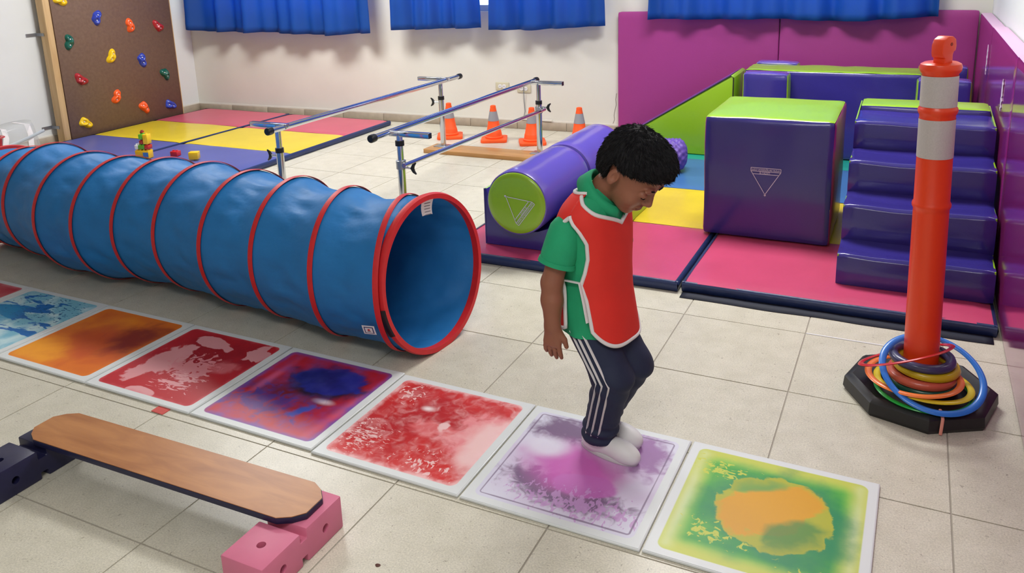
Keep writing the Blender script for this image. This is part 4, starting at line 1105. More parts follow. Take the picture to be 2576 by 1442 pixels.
def flat_ring(name, label, R_, w, th, loc, rot, rgb, group):
    pts = []
    V, F = [], []
    N = 72; sec = [(-w, -0.2 * th), (-w * 0.7, 0.75 * th), (0, th), (w * 0.7, 0.75 * th), (w, -0.2 * th), (w * 0.7, -th), (-w * 0.7, -th)]
    for i in range(N):
        a = 2 * math.pi * i / N
        for dr, dz in sec: V.append(((R_ + dr) * math.cos(a), (R_ + dr) * math.sin(a), dz))
    m_ = len(sec)
    for i in range(N):
        k = (i + 1) % N
        for j in range(m_): F.append((i * m_ + j, k * m_ + j, k * m_ + (j + 1) % m_, i * m_ + (j + 1) % m_))
    o = soft(mesh(name, V, F, mat(name + '_' + label.split()[0], rgb, 0.32, coat=0.2), None, True), 60)
    o.location = loc; o.rotation_euler = rot
    return tag(o, label, 'toss ring', group)
GR1, GR2 = 'thin plastic toss rings on the post', 'thick rubber rings stacked on the post'
flat_ring('toss_ring', 'green thin plastic toss ring lowest on the black base', 0.134, 0.008, 0.004, (0.107, 2.604, 0.0635), (0.012, 0.01, 0), (24, 168, 62), GR1)
flat_ring('toss_ring', 'yellow thin plastic toss ring around the orange post', 0.132, 0.0105, 0.004, (0.106, 2.618, 0.0815), (-0.05, 0.03, 0), (226, 202, 36), GR1)
flat_ring('toss_ring', 'orange thin plastic toss ring resting on the yellow one', 0.130, 0.0105, 0.004, (0.078, 2.616, 0.0985), (0.0, -0.02, 0), (246, 130, 62), GR1)
flat_ring('rubber_ring', 'dark green thick rubber ring at the bottom of the stack', 0.084, 0.0155, 0.012, (0.106, 2.651, 0.0705), (0, 0, 0), (22, 84, 66), GR2)
flat_ring('rubber_ring', 'coral thick rubber ring in the middle of the stack', 0.085, 0.016, 0.0125, (0.100, 2.650, 0.0960), (0, 0, 0), (206, 96, 74), GR2)
flat_ring('rubber_ring', 'mustard yellow thick rubber ring under the navy one', 0.083, 0.0155, 0.0115, (0.110, 2.655, 0.1235), (0.0, 0.03, 0), (206, 178, 30), GR2)
flat_ring('rubber_ring', 'navy thick rubber ring on top of the stack', 0.082, 0.0155, 0.0115, (0.097, 2.653, 0.1500), (0.0, 0.03, 0), (66, 66, 104), GR2)
flat_ring('toss_ring', 'blue thin plastic toss ring leaning steeply across the stack', 0.142, 0.0105, 0.0045, (0.127, 2.593, 0.128), (0.42, 0.18, 0), (44, 122, 218), GR1)
flat_ring('toss_ring', 'red thin plastic toss ring tilted up against the post', 0.134, 0.009, 0.003, (0.050, 2.622, 0.160), (-0.28, -0.38, 0), (206, 34, 40), GR1)

# ------------------------------------------------------------------ parallel bars
pb_ = thing('parallel_bars', 'chrome parallel bars for children on wooden base planks', 'parallel bars', (-2.74, 4.32, 0))
OX, OY = -2.74, 4.32
UP = [(-3.13, 3.425, -1), (-2.345, 3.45, 1), (-3.13, 5.185, -1), (-2.345, 5.205, 1)]
for yc in (3.44, 5.15):
    box('base_plank', -3.23 - OX, -2.25 - OX, yc - 0.095 - OY, yc + 0.10 - OY, 0, 0.032, M['base_wood'], pb_, 0.003, 2)
for (x, y, sd) in UP:
    lx, ly = x - OX, y - OY
    fl_ = box('floor_plate', lx - 0.06, lx + 0.06, ly - 0.05, ly + 0.05, 0.0315, 0.037, M['steel'], pb_, 0.001, 1)
    lathe('upright', [(0.021, 0.036), (0.021, 0.39)], M['chrome'], pb_, 24, (lx, ly, 0))
    lathe('inner_tube', [(0.0165, 0.388), (0.0165, 0.53)], M['chrome'], pb_, 24, (lx, ly, 0))
    zc = 0.385 if not (sd > 0 and y < 4) else 0.475
    lathe('collar', [(0.0165, zc), (0.0235, zc + 0.001), (0.0235, zc + 0.027), (0.0165, zc + 0.028)], M['plastic_black'], pb_, 24, (lx, ly, 0))
    # cross tube that carries the rail
    xo = sd * 0.185; xi = -sd * 0.075
    box('cross_tube', lx + min(xo, xi), lx + max(xo, xi), ly - 0.0145, ly + 0.0145, 0.524, 0.553, M['chrome'], pb_, 0.002, 2)
    box('end_plug', lx + xo - 0.002, lx + xo + 0.002, ly - 0.0135, ly + 0.0135, 0.525, 0.552, M['plastic_black'], pb_)
    lathe('screw', [(0.006, 0), (0.006, 0.004), (0.004, 0.006)], M['steel'], pb_, 12, (lx + 0.005, ly - 0.0185, 0.538), 'y')
    # clamp knob
    kz = 0.365 if y > 4 or sd < 0 else 0.36
    kx = sd
    kn = tube('knob_stem', [(lx + kx * 0.018, ly, kz), (lx + kx * 0.066, ly, kz)], 0.006, M['chrome'], pb_, 10)
    tube('knob_wing', [(lx + kx * 0.090, ly, kz + 0.030), (lx + kx * 0.076, ly, kz + 0.018), (lx + kx * 0.067, ly, kz), (lx + kx * 0.076, ly, kz - 0.018), (lx + kx * 0.090, ly, kz - 0.030)], [0.004, 0.0085, 0.0115, 0.0085, 0.004], M['plastic_black'], kn, 10)
for (x, ya, yb, z_) in ((-3.075, 3.30, 5.375, 0.535), (-2.405, 3.30, 5.30, 0.541)):
    tube('rail', [(x - OX, ya - OY, z_), (x - OX, yb - OY, z_)], 0.0165, M['chrome'], pb_, 24)
    for (q, s) in ((ya, -1), (yb, 1)):
        lathe('end_cap', [(0.0205, -0.018), (0.0215, 0.0), (0.0205, 0.016), (0.016, 0.020)] if s > 0 else [(0.016, -0.020), (0.0205, -0.016), (0.0215, 0.0), (0.0205, 0.018)], M['plastic_black'], pb_, 20, (x - OX, q - OY, z_), 'y')
# low rail on the outer side
tube('low_rail', [(-2.345 - OX + 0.03, 3.43 - OY, 0.375), (-2.345 - OX + 0.03, 5.235 - OY, 0.345)], 0.0125, M['chrome'], pb_, 20)
for y, z_ in ((3.45, 0.375), (5.205, 0.346)):
    lathe('clamp_ring', [(0.021, z_ - 0.024), (0.026, z_ - 0.022), (0.026, z_ + 0.022), (0.021, z_ + 0.024)], M['steel'], pb_, 24, (-2.345 - OX, y - OY, 0))

# ------------------------------------------------------------------ cones
CL = ['small orange cone behind the post of the parallel bars, nearest the mats', 'small orange cone in the open between the parallel bars', 'small orange cone behind the bars, below the wired outlet', 'small orange cone beside the violet roller end']
cone_src = None
for k, (x, y, rz) in enumerate(((-3.315, 5.60, 0.5), (-2.915, 5.60, 0.42), (-2.585, 5.60, 0.5), (-2.235, 5.70, 0.35))):
    t = thing('traffic_cone', CL[k], 'cone', (x, y, 0), rz, 'small orange training cones')
    if cone_src is None:
        cone_src = []
        hb = 0.092
        cone_src.append(('cone_base', prism('cone_base', [(hb * math.cos(math.radians(a)) * 1.36, hb * math.sin(math.radians(a)) * 1.36) for a in (40, 50, 130, 140, 220, 230, 310, 320)], 0.0, 0.022, M['cone'], t, 0.004)))
        cone_src.append(('cone_body', lathe('cone_body', [(0.066, 0.020), (0.067, 0.034), (0.060, 0.040), (0.0555, 0.07), (0.054, 0.074), (0.052, 0.077), (0.0455, 0.115), (0.0440, 0.118), (0.040, 0.15), (0.021, 0.25), (0.0205, 0.262), (0.016, 0.265), (0.012, 0.262)], M['cone'], t, 28)))
        V, F = lathe_geo([(0.0408, 0.152), (0.0272, 0.222)], 28); F = [f for f in F if len(f) == 4]
        cone_src.append(('reflective_collar', soft(mesh('reflective_collar', V, F, M['cone_band'], t, True))))
    else:
        for nm, src in cone_src:
            c = bpy.data.objects.new(nm, src.data); COL.objects.link(c); c.parent = t
    t.scale = (1.06, 1.06, 1.06)

# ------------------------------------------------------------------ toy bricks
def brick(label, x, y, z, sx, sy, sz, rgb, rot=0.3, studs=(1, 1), group='building bricks on the blue mat', tiltx=0.0):
    t = thing('toy_brick', label, 'toy brick', (x, y, z), rot, group)
    t.rotation_euler = (tiltx, 0, rot)
    m = mat('brick_' + label.split()[0], rgb, 0.3, coat=0.2)
    box('body', -sx / 2, sx / 2, -sy / 2, sy / 2, 0, sz, m, t, 0.0025, 2)
    for i in range(studs[0]):
        for j in range(studs[1]):
            cx = (i + 0.5) / studs[0] * sx - sx / 2; cy = (j + 0.5) / studs[1] * sy - sy / 2
            lathe('stud', [(0.0085, 0), (0.0085, 0.007), (0.0075, 0.008)], m, t, 14, (cx, cy, sz - 0.0005))
    return t
GB = 'bricks stacked into a tower on the blue mat'
bx_, by_, bz_ = -5.045, 4.10, 0.0475
ca, sa = math.cos(0.28), math.sin(0.28)
def at(dx, dy): return bx_ + dx * ca - dy * sa, by_ + dx * sa + dy * ca
brick('large yellow toy brick with a blue sticker at the tower foot', *at(0, 0), bz_, 0.108, 0.06, 0.060, (246, 196, 30), 0.28, (4, 2), GB)
o = box('blue_sticker', 0, 0.042, -0.0008, 0.0, 0, 0.034, mat('blue_sticker_print', (60, 130, 200), 0.4), None)
p_ = at(0.010, -0.0305); o.location = (p_[0], p_[1], bz_ + 0.012); o.rotation_euler = (0, 0, 0.28); tag(o, 'small blue sticker on the yellow tower brick', 'sticker')
z1_ = bz_ + 0.0685
brick('white toy brick at the back edge of the tower', *at(-0.040, 0.0), z1_, 0.026, 0.055, 0.032, (232, 236, 240), 0.28, (1, 2), GB)
brick('green toy brick on the yellow brick of the tower', *at(0.0, 0.0), z1_, 0.050, 0.055, 0.030, (96, 176, 36), 0.28, (2, 2), GB)
brick('red toy brick in the lower tier of the tower', *at(0.041, 0.0), z1_, 0.030, 0.055, 0.030, (196, 40, 36), 0.28, (1, 2), GB)
z2_ = z1_ + 0.0385
brick('maroon toy brick in the second tier of the tower', *at(0.0, 0.002), z2_, 0.03, 0.05, 0.026, (160, 36, 36), 0.28, (1, 2), GB)
brick('tall yellow toy brick standing at the tower top', *at(0.038, 0.0), z2_, 0.038, 0.05, 0.072, (248, 204, 40), 0.28, (1, 1), GB)
brick('slim green toy brick at the tower top', *at(-0.001, 0.002), z2_ + 0.0345, 0.028, 0.05, 0.038, (100, 184, 40), 0.28, (1, 1), GB)
brick('little dark red toy brick crowning the slim green one', *at(0.003, 0.004), z2_ + 0.081, 0.018, 0.03, 0.012, (150, 30, 30), 0.28, (1, 1), GB)
brick('red toy brick lying alone on the blue mat', -4.865, 4.225, 0.0475, 0.058, 0.05, 0.036, (206, 34, 44), 0.2, (2, 1), 'loose bricks on the blue mat')
brick('yellow toy brick tipped over on the blue mat', -4.615, 4.17, 0.109, 0.066, 0.058, 0.052, (246, 198, 24), 0.5, (1, 1), 'loose bricks on the blue mat', 3.1416)

# ------------------------------------------------------------------ clear toy bag and red bin by the wall
bag = thing('toy_bag', 'clear plastic zipped bag with white straps full of toys by the wall', 'bag', (-6.20, 3.80, 0.0))
V, F = [], []
n1, n2 = 28, 20
for j in range(n2 + 1):
    for i in range(n1):
        a = 2 * math.pi * i / n1
        q = j / n2; zz = 0.262 * q
        ex = 2.6
        cx_, sx_ = math.cos(a), math.sin(a)
        k = (abs(cx_) ** ex + abs(sx_) ** ex) ** (-1 / ex)
        s = 1 - 0.22 * q ** 2 + 0.05 * mnoise.noise(Vector((cx_ * 2, sx_ * 2, q * 3)))
        V.append((0.155 * k * cx_ * s, 0.245 * k * sx_ * s + 0.03 * q, zz + (0.02 * sx_ * q)))
for j in range(n2):
    for i in range(n1): F.append((j * n1 + i, j * n1 + (i + 1) % n1, (j + 1) * n1 + (i + 1) % n1, (j + 1) * n1 + i))
F.append(tuple(range(n2 * n1, (n2 + 1) * n1)))
mesh('clear_shell', V, F, M['clear'], bag, True)
def belt(name, pts, w, m, parent): return tube(name, pts, w, m, parent, 8, False, (1.0, 0.18))
belt('strap', [(0.158, 0.11, 0.01), (0.152, 0.115, 0.10), (0.140, 0.13, 0.20), (0.10, 0.14, 0.268), (-0.05, 0.14, 0.272)], 0.022, M['white_cloth'], bag)
belt('strap', [(0.158, -0.10, 0.01), (0.152, -0.095, 0.10), (0.140, -0.06, 0.20), (0.10, -0.045, 0.262), (-0.05, -0.04, 0.266)], 0.022, M['white_cloth'], bag)
tube('zip_strip', [(0.150, -0.24, 0.115), (0.162, -0.05, 0.145), (0.155, 0.12, 0.178), (0.13, 0.25, 0.20)], 0.012, mat('grey_zip', (176, 184, 190), 0.5), bag, 8, False, (0.4, 1.0))
TC_ = [(70, 90, 160), (60, 62, 70), (232, 232, 236), (140, 90, 90), (240, 160, 40), (60, 90, 70), (90, 70, 60), (180, 60, 60), (50, 60, 100), (236, 180, 40)]
for k, rgb in enumerate(TC_):
    rnd = random.Random(k); r_ = rnd.uniform(0.022, 0.030)
    V, F = [], []
    bm = bmesh.new(); bmesh.ops.create_icosphere(bm, subdivisions=2, radius=r_)
    for v in bm.verts: v.co *= 1 + 0.35 * mnoise.noise(v.co * 45 + Vector((k, 0, 0)))
    o = bm_obj('toy', bm, mat('toy_colour_%d' % k, rgb, 0.5), None, True)
    o.location = (-6.20 + rnd.uniform(-0.05, 0.09), 3.80 - 0.19 + 0.0435 * k, 0.045 + rnd.uniform(0, 0.03))
    nm_ = ['steel blue', 'charcoal', 'white', 'dusty rose', 'orange', 'moss green', 'brown', 'brick red', 'dark blue', 'golden'][k]
    tag(o, nm_ + ' small toy seen through the clear bag', 'toy', 'toys in the clear bag')
bn2 = thing('storage_bin', 'red plastic bin corner behind the far end of the tunnel', 'bin', (-5.575, 3.08, 0))
V, F = [], []
def rrect(hx, hy, r, z):
    out = []
    for (cx, cy, a0) in ((hx - r, hy - r, 0), (-hx + r, hy - r, 90), (-hx + r, -hy + r, 180), (hx - r, -hy + r, 270)):
        for i in range(7):
            a = math.radians(a0 + 15 * i); out.append((cx + r * math.cos(a), cy + r * math.sin(a), z))
    return out
lv = [rrect(0.22, 0.16, 0.04, 0.0), rrect(0.262, 0.195, 0.05, 0.352), rrect(0.275, 0.208, 0.05, 0.360), rrect(0.272, 0.205, 0.05, 0.366), rrect(0.256, 0.19, 0.05, 0.364), rrect(0.215, 0.155, 0.04, 0.012)]
for l in lv: V += l
n = len(lv[0])
for j in range(len(lv) - 1):
    for i in range(n): F.append((j * n + i, j * n + (i + 1) % n, (j + 1) * n + (i + 1) % n, (j + 1) * n + i))
F.append(tuple(range(n))[::-1]); F.append(tuple(range((len(lv) - 1) * n, len(lv) * n)))
soft(mesh('tub', V, F, mat('red_plastic', (176, 26, 26), 0.35, coat=0.2), bn2, True), 40)

# ------------------------------------------------------------------ the child
class Field:
    """signed distance grid with smooth unions, meshed with surface nets"""
    def __init__(s, lo, hi, h):
        s.lo = np.array(lo, float); s.h = h; s.n = np.ceil((np.array(hi) - s.lo) / h).astype(int) + 1
        s.v = np.full(s.n, 0.08, np.float32)
    def block(s, a, b, pad):
        i0 = np.clip(((np.array(a) - pad - s.lo) / s.h).astype(int), 0, s.n - 1); i1 = np.clip(((np.array(b) + pad - s.lo) / s.h).astype(int) + 2, 1, s.n)
        if np.any(i1 - i0 < 2): return None
        g = np.meshgrid(*[(s.lo[k] + s.h * np.arange(i0[k], i1[k])).astype(np.float32) for k in range(3)], indexing='ij')
        return tuple(slice(i0[k], i1[k]) for k in range(3)), g
    def put(s, sl, d, k):
        a = s.v[sl]
        if k <= 0: s.v[sl] = np.minimum(a, d); return
        hh = np.clip(0.5 + 0.5 * (a - d) / k, 0, 1)
        s.v[sl] = a * (1 - hh) + d * hh - k * hh * (1 - hh)
    def cut(s, sl, d, k):
        a = s.v[sl]; d = -d
        hh = np.clip(0.5 - 0.5 * (a - d) / k, 0, 1)
        s.v[sl] = a * (1 - hh) + d * hh + k * hh * (1 - hh)
    def cap(s, a, b, ra, rb, k=0.01, sq=None):
        a, b = np.array(a, float), np.array(b, float); R_ = max(ra, rb)
        r = s.block(np.minimum(a, b) - R_, np.maximum(a, b) + R_, 0.04)
        if r is None: return
        sl, (X, Y, Z) = r
        d = b - a; L2 = float(d @ d) + 1e-12
        px, py, pz = X - a[0], Y - a[1], Z - a[2]
        t = np.clip((px * d[0] + py * d[1] + pz * d[2]) / L2, 0, 1)
        qx, qy, qz = px - t * d[0], py - t * d[1], pz - t * d[2]
        if sq is not None:       # squash along a direction
            n_ = np.array(sq[0], float); n_ /= np.linalg.norm(n_); f = sq[1]
            dn = qx * n_[0] + qy * n_[1] + qz * n_[2]; e = (1 / f - 1) * dn
            qx, qy, qz = qx + e * n_[0], qy + e * n_[1], qz + e * n_[2]
            s.put(sl, (np.sqrt(qx ** 2 + qy ** 2 + qz ** 2) - (ra + (rb - ra) * t)) * f, k)
        else: s.put(sl, np.sqrt(qx ** 2 + qy ** 2 + qz ** 2) - (ra + (rb - ra) * t), k)
    def chain(s, pts, k=0.012):
        for (a, ra), (b, rb) in zip(pts[:-1], pts[1:]): s.cap(a, b, ra, rb, k)
    def ell(s, c, r, k=0.012, rot=None, cut=False):
        c, r = np.array(c, float), np.array(r, float); R_ = r.max()
        q = s.block(c - R_, c + R_, 0.04)
        if q is None: return
        sl, (X, Y, Z) = q
        p = [X - c[0], Y - c[1], Z - c[2]]
        if rot is not None:
            p = [rot[0][j] * p[0] + rot[1][j] * p[1] + rot[2][j] * p[2] for j in range(3)]
        k0 = np.sqrt((p[0] / r[0]) ** 2 + (p[1] / r[1]) ** 2 + (p[2] / r[2]) ** 2); k1 = np.sqrt((p[0] / r[0] ** 2) ** 2 + (p[1] / r[1] ** 2) ** 2 + (p[2] / r[2] ** 2) ** 2)
        d = k0 * (k0 - 1) / np.maximum(k1, 1e-6)
        (s.cut if cut else s.put)(sl, d, k)
    def nets(s):
        v = s.v; sg = v < 0; nx, ny, nz = v.shape
        C = [(i, j, k) for i in (0, 1) for j in (0, 1) for k in (0, 1)]
        cnt = np.zeros((nx - 1, ny - 1, nz - 1), np.int8)
        for (i, j, k) in C: cnt += sg[i:nx - 1 + i, j:ny - 1 + j, k:nz - 1 + k]
        act = np.argwhere((cnt > 0) & (cnt < 8))
        idx = np.full((nx - 1, ny - 1, nz - 1), -1, np.int64); idx[act[:, 0], act[:, 1], act[:, 2]] = np.arange(len(act))
        acc = np.zeros((len(act), 3)); num = np.zeros(len(act))
        for a in C:
            for ax in range(3):
                if a[ax]: continue
                b = list(a); b[ax] = 1
                va = v[act[:, 0] + a[0], act[:, 1] + a[1], act[:, 2] + a[2]]; vb = v[act[:, 0] + b[0], act[:, 1] + b[1], act[:, 2] + b[2]]
                m_ = (va < 0) != (vb < 0); t = np.where(m_, va / np.where(m_, va - vb, 1), 0)
                p = np.array(a, float)[None, :].repeat(len(act), 0); p[:, ax] += t
                acc[m_] += p[m_]; num[m_] += 1
        P = s.lo + s.h * (act + acc / np.maximum(num, 1)[:, None])
        faces = []
        for ax in range(3):
            o1, o2 = [(1, 2), (2, 0), (0, 1)][ax]
            sl0 = [slice(None)] * 3; sl1 = [slice(None)] * 3; sl0[ax] = slice(0, -1); sl1[ax] = slice(1, None)
            e = np.argwhere(sg[tuple(sl0)] != sg[tuple(sl1)])
            ok = (e[:, o1] > 0) & (e[:, o2] > 0) & (e[:, o1] < v.shape[o1] - 1) & (e[:, o2] < v.shape[o2] - 1); e = e[ok]
            q = []
            for (d1, d2) in ((-1, -1), (0, -1), (0, 0), (-1, 0)):
                c = e.copy(); c[:, o1] += d1; c[:, o2] += d2; q.append(idx[c[:, 0], c[:, 1], c[:, 2]])
            q = np.stack(q, 1); flip = ~sg[e[:, 0], e[:, 1], e[:, 2]]; q[flip] = q[flip][:, ::-1]
            faces.append(q)
        return P, np.concatenate(faces)
    def obj(s, name, m, parent):
        P, F = s.nets()
        me = bpy.data.meshes.new(name); me.from_pydata(P.tolist(), [], F.tolist()); me.update()
        return link(name, me, m, parent, True)

KX, KY, KR = -0.700, 2.020, math.radians(-12)
kid = thing('person', 'child in red bib, green polo shirt and navy striped trousers stepping on the lilac tile', 'person', (KX, KY, 0.0), KR)
HT = math.radians(43); HCN = np.array([0.062, -0.004, 0.846]); HS = 0.92
RH = np.array([[math.cos(HT), 0, math.sin(HT)], [0, 1, 0], [-math.sin(HT), 0, math.cos(HT)]])   # local -> body, bowed forward
def hp(x, y, z): return HCN + RH @ (np.array([x, y, z]) * HS)
def hr(*r): return np.array(r) * HS

bd = Field((-0.24, -0.22, 0.0), (0.22, 0.24, 1.02), 0.0027)
# trunk and legs under the clothes, one surface with the rest
bd.ell((-0.05, 0, 0.42), (0.062, 0.085, 0.075), 0.03)
bd.chain([((-0.05, 0, 0.42), 0.07), ((-0.055, 0, 0.56), 0.068), ((-0.052, 0, 0.68), 0.070)], 0.03)
bd.cap((-0.055, -0.06, 0.705), (-0.055, 0.06, 0.705), 0.038, 0.038, 0.03)
for s in (-1, 1):
    kx = 0.028 if s < 0 else 0.04
    ax_ = -0.025 if s < 0 else -0.06
    bd.chain([((-0.05, s * 0.044, 0.40), 0.050), ((kx, s * 0.046, 0.26), 0.040), ((ax_, s * 0.037, 0.10), 0.030), ((ax_ - 0.005, s * 0.037, 0.05), 0.026)], 0.02)
# neck
bd.chain([((-0.045, 0, 0.735), 0.040), ((-0.02, 0, 0.79), 0.036), ((0.022, 0, 0.835), 0.037)], 0.02)
# head
bd.ell(hp(-0.008, 0, 0.030), hr(0.092, 0.073, 0.082), 0.012, RH)
bd.ell(hp(0.030, 0, -0.032), hr(0.056, 0.056, 0.066), 0.02, RH)
bd.ell(hp(0.046, 0, -0.070), hr(0.032, 0.036, 0.032), 0.02, RH)
bd.ell(hp(0.060, 0, -0.090), hr(0.017, 0.018, 0.014), 0.015, RH)             # chin
for s in (-1, 1):
    bd.ell(hp(0.052, s * 0.034, -0.036), hr(0.026, 0.022, 0.026), 0.015, RH)  # cheeks
    bd.ell(hp(0.082, s * 0.029, 0.002), hr(0.014, 0.017, 0.011), 0.010, RH, True)  # eye hollows
    bd.ell(hp(0.0735, s * 0.029, -0.002), hr(0.0125, 0.014, 0.0115), 0.004, RH)   # closed lids
    bd.ell(hp(0.080, s * 0.028, 0.022), hr(0.010, 0.024, 0.007), 0.010, RH)       # brows
    # ears: a rim with a hollow
    bd.ell(hp(-0.014, s * 0.073, -0.008), hr(0.017, 0.010, 0.026), 0.006, RH)
    bd.ell(hp(-0.009, s * 0.084, -0.006), hr(0.0105, 0.0085, 0.016), 0.003, RH, True)
    bd.ell(hp(-0.010, s * 0.074, -0.028), hr(0.009, 0.007, 0.010), 0.004, RH)
# nose and lips
bd.cap(hp(0.082, 0, 0.010), hp(0.099, 0, -0.026), 0.007, 0.0095, 0.010)
for s in (-1, 1): bd.ell(hp(0.090, s * 0.0105, -0.030), hr(0.009, 0.008, 0.007), 0.006, RH)
bd.ell(hp(0.083, 0, -0.053), hr(0.010, 0.020, 0.0065), 0.006, RH)
bd.ell(hp(0.0815, 0, -0.065), hr(0.010, 0.017, 0.0065), 0.006, RH)
bd.ell(hp(0.094, 0, -0.0592), hr(0.006, 0.021, 0.0014), 0.003, RH, True)
# arms with hands
def arm(sh, el, wr, sgn, fwd):
    sh, el, wr = (np.array(q, float) for q in (sh, el, wr))
    bd.chain([(sh, 0.031), ((sh + el) / 2, 0.0315), (el, 0.028), (el * 0.6 + wr * 0.4, 0.0285), (wr, 0.0215)], 0.014)
    dn = (wr - el) / np.linalg.norm(wr - el) * 0.4 + np.array([-0.04, 0, -1]) * 0.6; dn /= np.linalg.norm(dn)
    fx = np.array([1.0, 0, 0]) - dn * dn[0]; fx /= np.linalg.norm(fx)
    nb = np.array([0, sgn, 0.0])                       # back of the hand faces outwards
    for q in (-1, -0.33, 0.33, 1):
        bd.cap(wr + fx * q * 0.009, wr + dn * 0.048 + fx * q * 0.0185, 0.0125, 0.0105, 0.012, (nb, 0.85))
    for q, L, cu in ((-1.0, 0.034, 0.10), (-0.36, 0.042, 0.06), (0.30, 0.045, 0.06), (0.96, 0.041, 0.06)):
        b0 = wr + dn * 0.046 + fx * q * 0.0212
        sp = fx * q * 0.15
        d1 = dn + sp - nb * cu; d1 /= np.linalg.norm(d1)
        d2 = dn + sp * 0.6 - nb * (cu + 0.18); d2 /= np.linalg.norm(d2)
        d3 = dn - nb * (cu + 0.40); d3 /= np.linalg.norm(d3)
        p1 = b0 + d1 * L * 0.50; p2 = p1 + d2 * L * 0.34; p3 = p2 + d3 * L * 0.26
        bd.cap(b0, p1, 0.0072, 0.0066, 0.0015); bd.cap(p1, p2, 0.0068, 0.0063, 0.002); bd.cap(p2, p3, 0.0063, 0.0055, 0.002)
    # thumb from the side of the palm near its base
    t0 = wr + dn * 0.014 + fx * 0.018 - nb * 0.004; d1 = dn * 0.75 + fx * 0.62 - nb * 0.15; d1 /= np.linalg.norm(d1)
    p1 = t0 + d1 * 0.026; d2 = dn * 0.95 + fx * 0.18 - nb * 0.2; d2 /= np.linalg.norm(d2); p2 = p1 + d2 * 0.022
    bd.cap(t0, p1, 0.0105, 0.0078, 0.006); bd.cap(p1, p2, 0.0078, 0.0062, 0.002)
arm((-0.080, -0.100, 0.700), (-0.106, -0.140, 0.545), (-0.100, -0.150, 0.422), -1, 1)
arm((-0.055, 0.100, 0.700), (-0.075, 0.140, 0.545), (-0.055, 0.145, 0.432), 1, 1)
body = bd.obj('body', M['skin'], kid)
# mouth line, eye lash line
def head_tube(name, pts, r, m): return tube(name, [hp(*p) for p in pts], r, m, kid, 6)
for s in (-1, 1):
    head_tube('eyelashes', [(0.0795, s * 0.018, -0.0085), (0.0845, s * 0.024, -0.0105), (0.0845, s * 0.031, -0.0105), (0.079, s * 0.040, -0.0075)], 0.0016, M['hair'])
    head_tube('eyebrow', [(0.0885, s * 0.013, 0.022), (0.0885, s * 0.026, 0.027), (0.079, s * 0.042, 0.024)], 0.0026, M['hair'])
head_tube('lips', [(0.0855, -0.016, -0.0595), (0.0905, -0.007, -0.0588), (0.0915, 0, -0.0592), (0.0905, 0.007, -0.0588), (0.0855, 0.016, -0.0595)], 0.0026, M['lip'])

# hair: a thick short cap with tufts
hf = Field((-0.12, -0.14, 0.74), (0.22, 0.14, 1.02), 0.003)
hf.ell(hp(-0.016, 0, 0.040), hr(0.103, 0.086, 0.092), 0.01, RH)
hf.ell(hp(0.030, 0, 0.082), hr(0.066, 0.070, 0.042), 0.03, RH)
hf.ell(hp(-0.052, 0, -0.006), hr(0.056, 0.070, 0.062), 0.02, RH)
# clear the face and ears
sl = tuple(slice(None) for _ in range(3))
g = np.meshgrid(*[(hf.lo[k] + hf.h * np.arange(hf.n[k])) for k in range(3)], indexing='ij')
q = [g[k] - HCN[k] for k in range(3)]
lx = (RH[0][0] * q[0] + RH[1][0] * q[1] + RH[2][0] * q[2]) / HS; ly = q[1] / HS; lz = (RH[0][2] * q[0] + RH[1][2] * q[1] + RH[2][2] * q[2]) / HS
front = lz - 0.050 - 0.25 * np.maximum(0, 0.045 - np.abs(ly)) + 0.010 * np.sin(ly * 160)     # hairline over the brow
keep_f = np.maximum(0.030 - lx, front)                                                         # >0 keeps
side = np.maximum(-0.030 - lx, lz - 0.012)
low = np.maximum(lz + 0.058, -1)
d = np.minimum(np.minimum(np.maximum(-0.004 - lx, lz - 0.014 + 0.35 * np.maximum(0, lx) ), keep_f), low)
dd = np.minimum(np.maximum(lz - 0.024 - 0.5 * np.maximum(0, lx - 0.005), -0.040 - lx), np.minimum(keep_f, low))
tuft = 0.0022 * np.sin(lx * 120 + 3 * np.sin(ly * 60)) * np.sin(ly * 110 + lz * 70) + 0.0012 * np.sin(lx * 260 + lz * 200) * np.sin(ly * 240)
hf.v = np.maximum(hf.v + tuft, -dd * HS).astype(np.float32)
hair = hf.obj('hair', M['hair'], kid)
# loose tufts on the cap
P = np.array([v.co for v in hair.data.vertices]); Nn = np.array([v.normal for v in hair.data.vertices])
rng = np.random.default_rng(3); pick = rng.choice(len(P), 5200)
V, F = [], []
ctr = hp(-0.02, 0, 0.02)
whorl = hp(-0.06, 0, 0.10)
for i in pick:
    p, n_ = P[i], Nn[i]
    away = p - whorl; away = away - n_ * (away @ n_); away /= (np.linalg.norm(away) + 1e-9)
    t_ = away * 1.0 + n_ * rng.uniform(0.02, 0.22) + rng.normal(0, 0.10, 3); t_ /= np.linalg.norm(t_)
    sd = np.cross(t_, n_); sd /= (np.linalg.norm(sd) + 1e-9); L = rng.uniform(0.008, 0.017); w = rng.uniform(0.0008, 0.0016)
    k = len(V); V += [p - sd * w, p + sd * w, p + t_ * L + n_ * 0.001, p + n_ * 0.0016]; F += [(k, k + 1, k + 2), (k, k + 2, k + 3), (k + 1, k + 3, k + 2)]
o = mesh('hair_tufts', V, F, M['hair'], hair, False); o['kind'] = 'stuff'

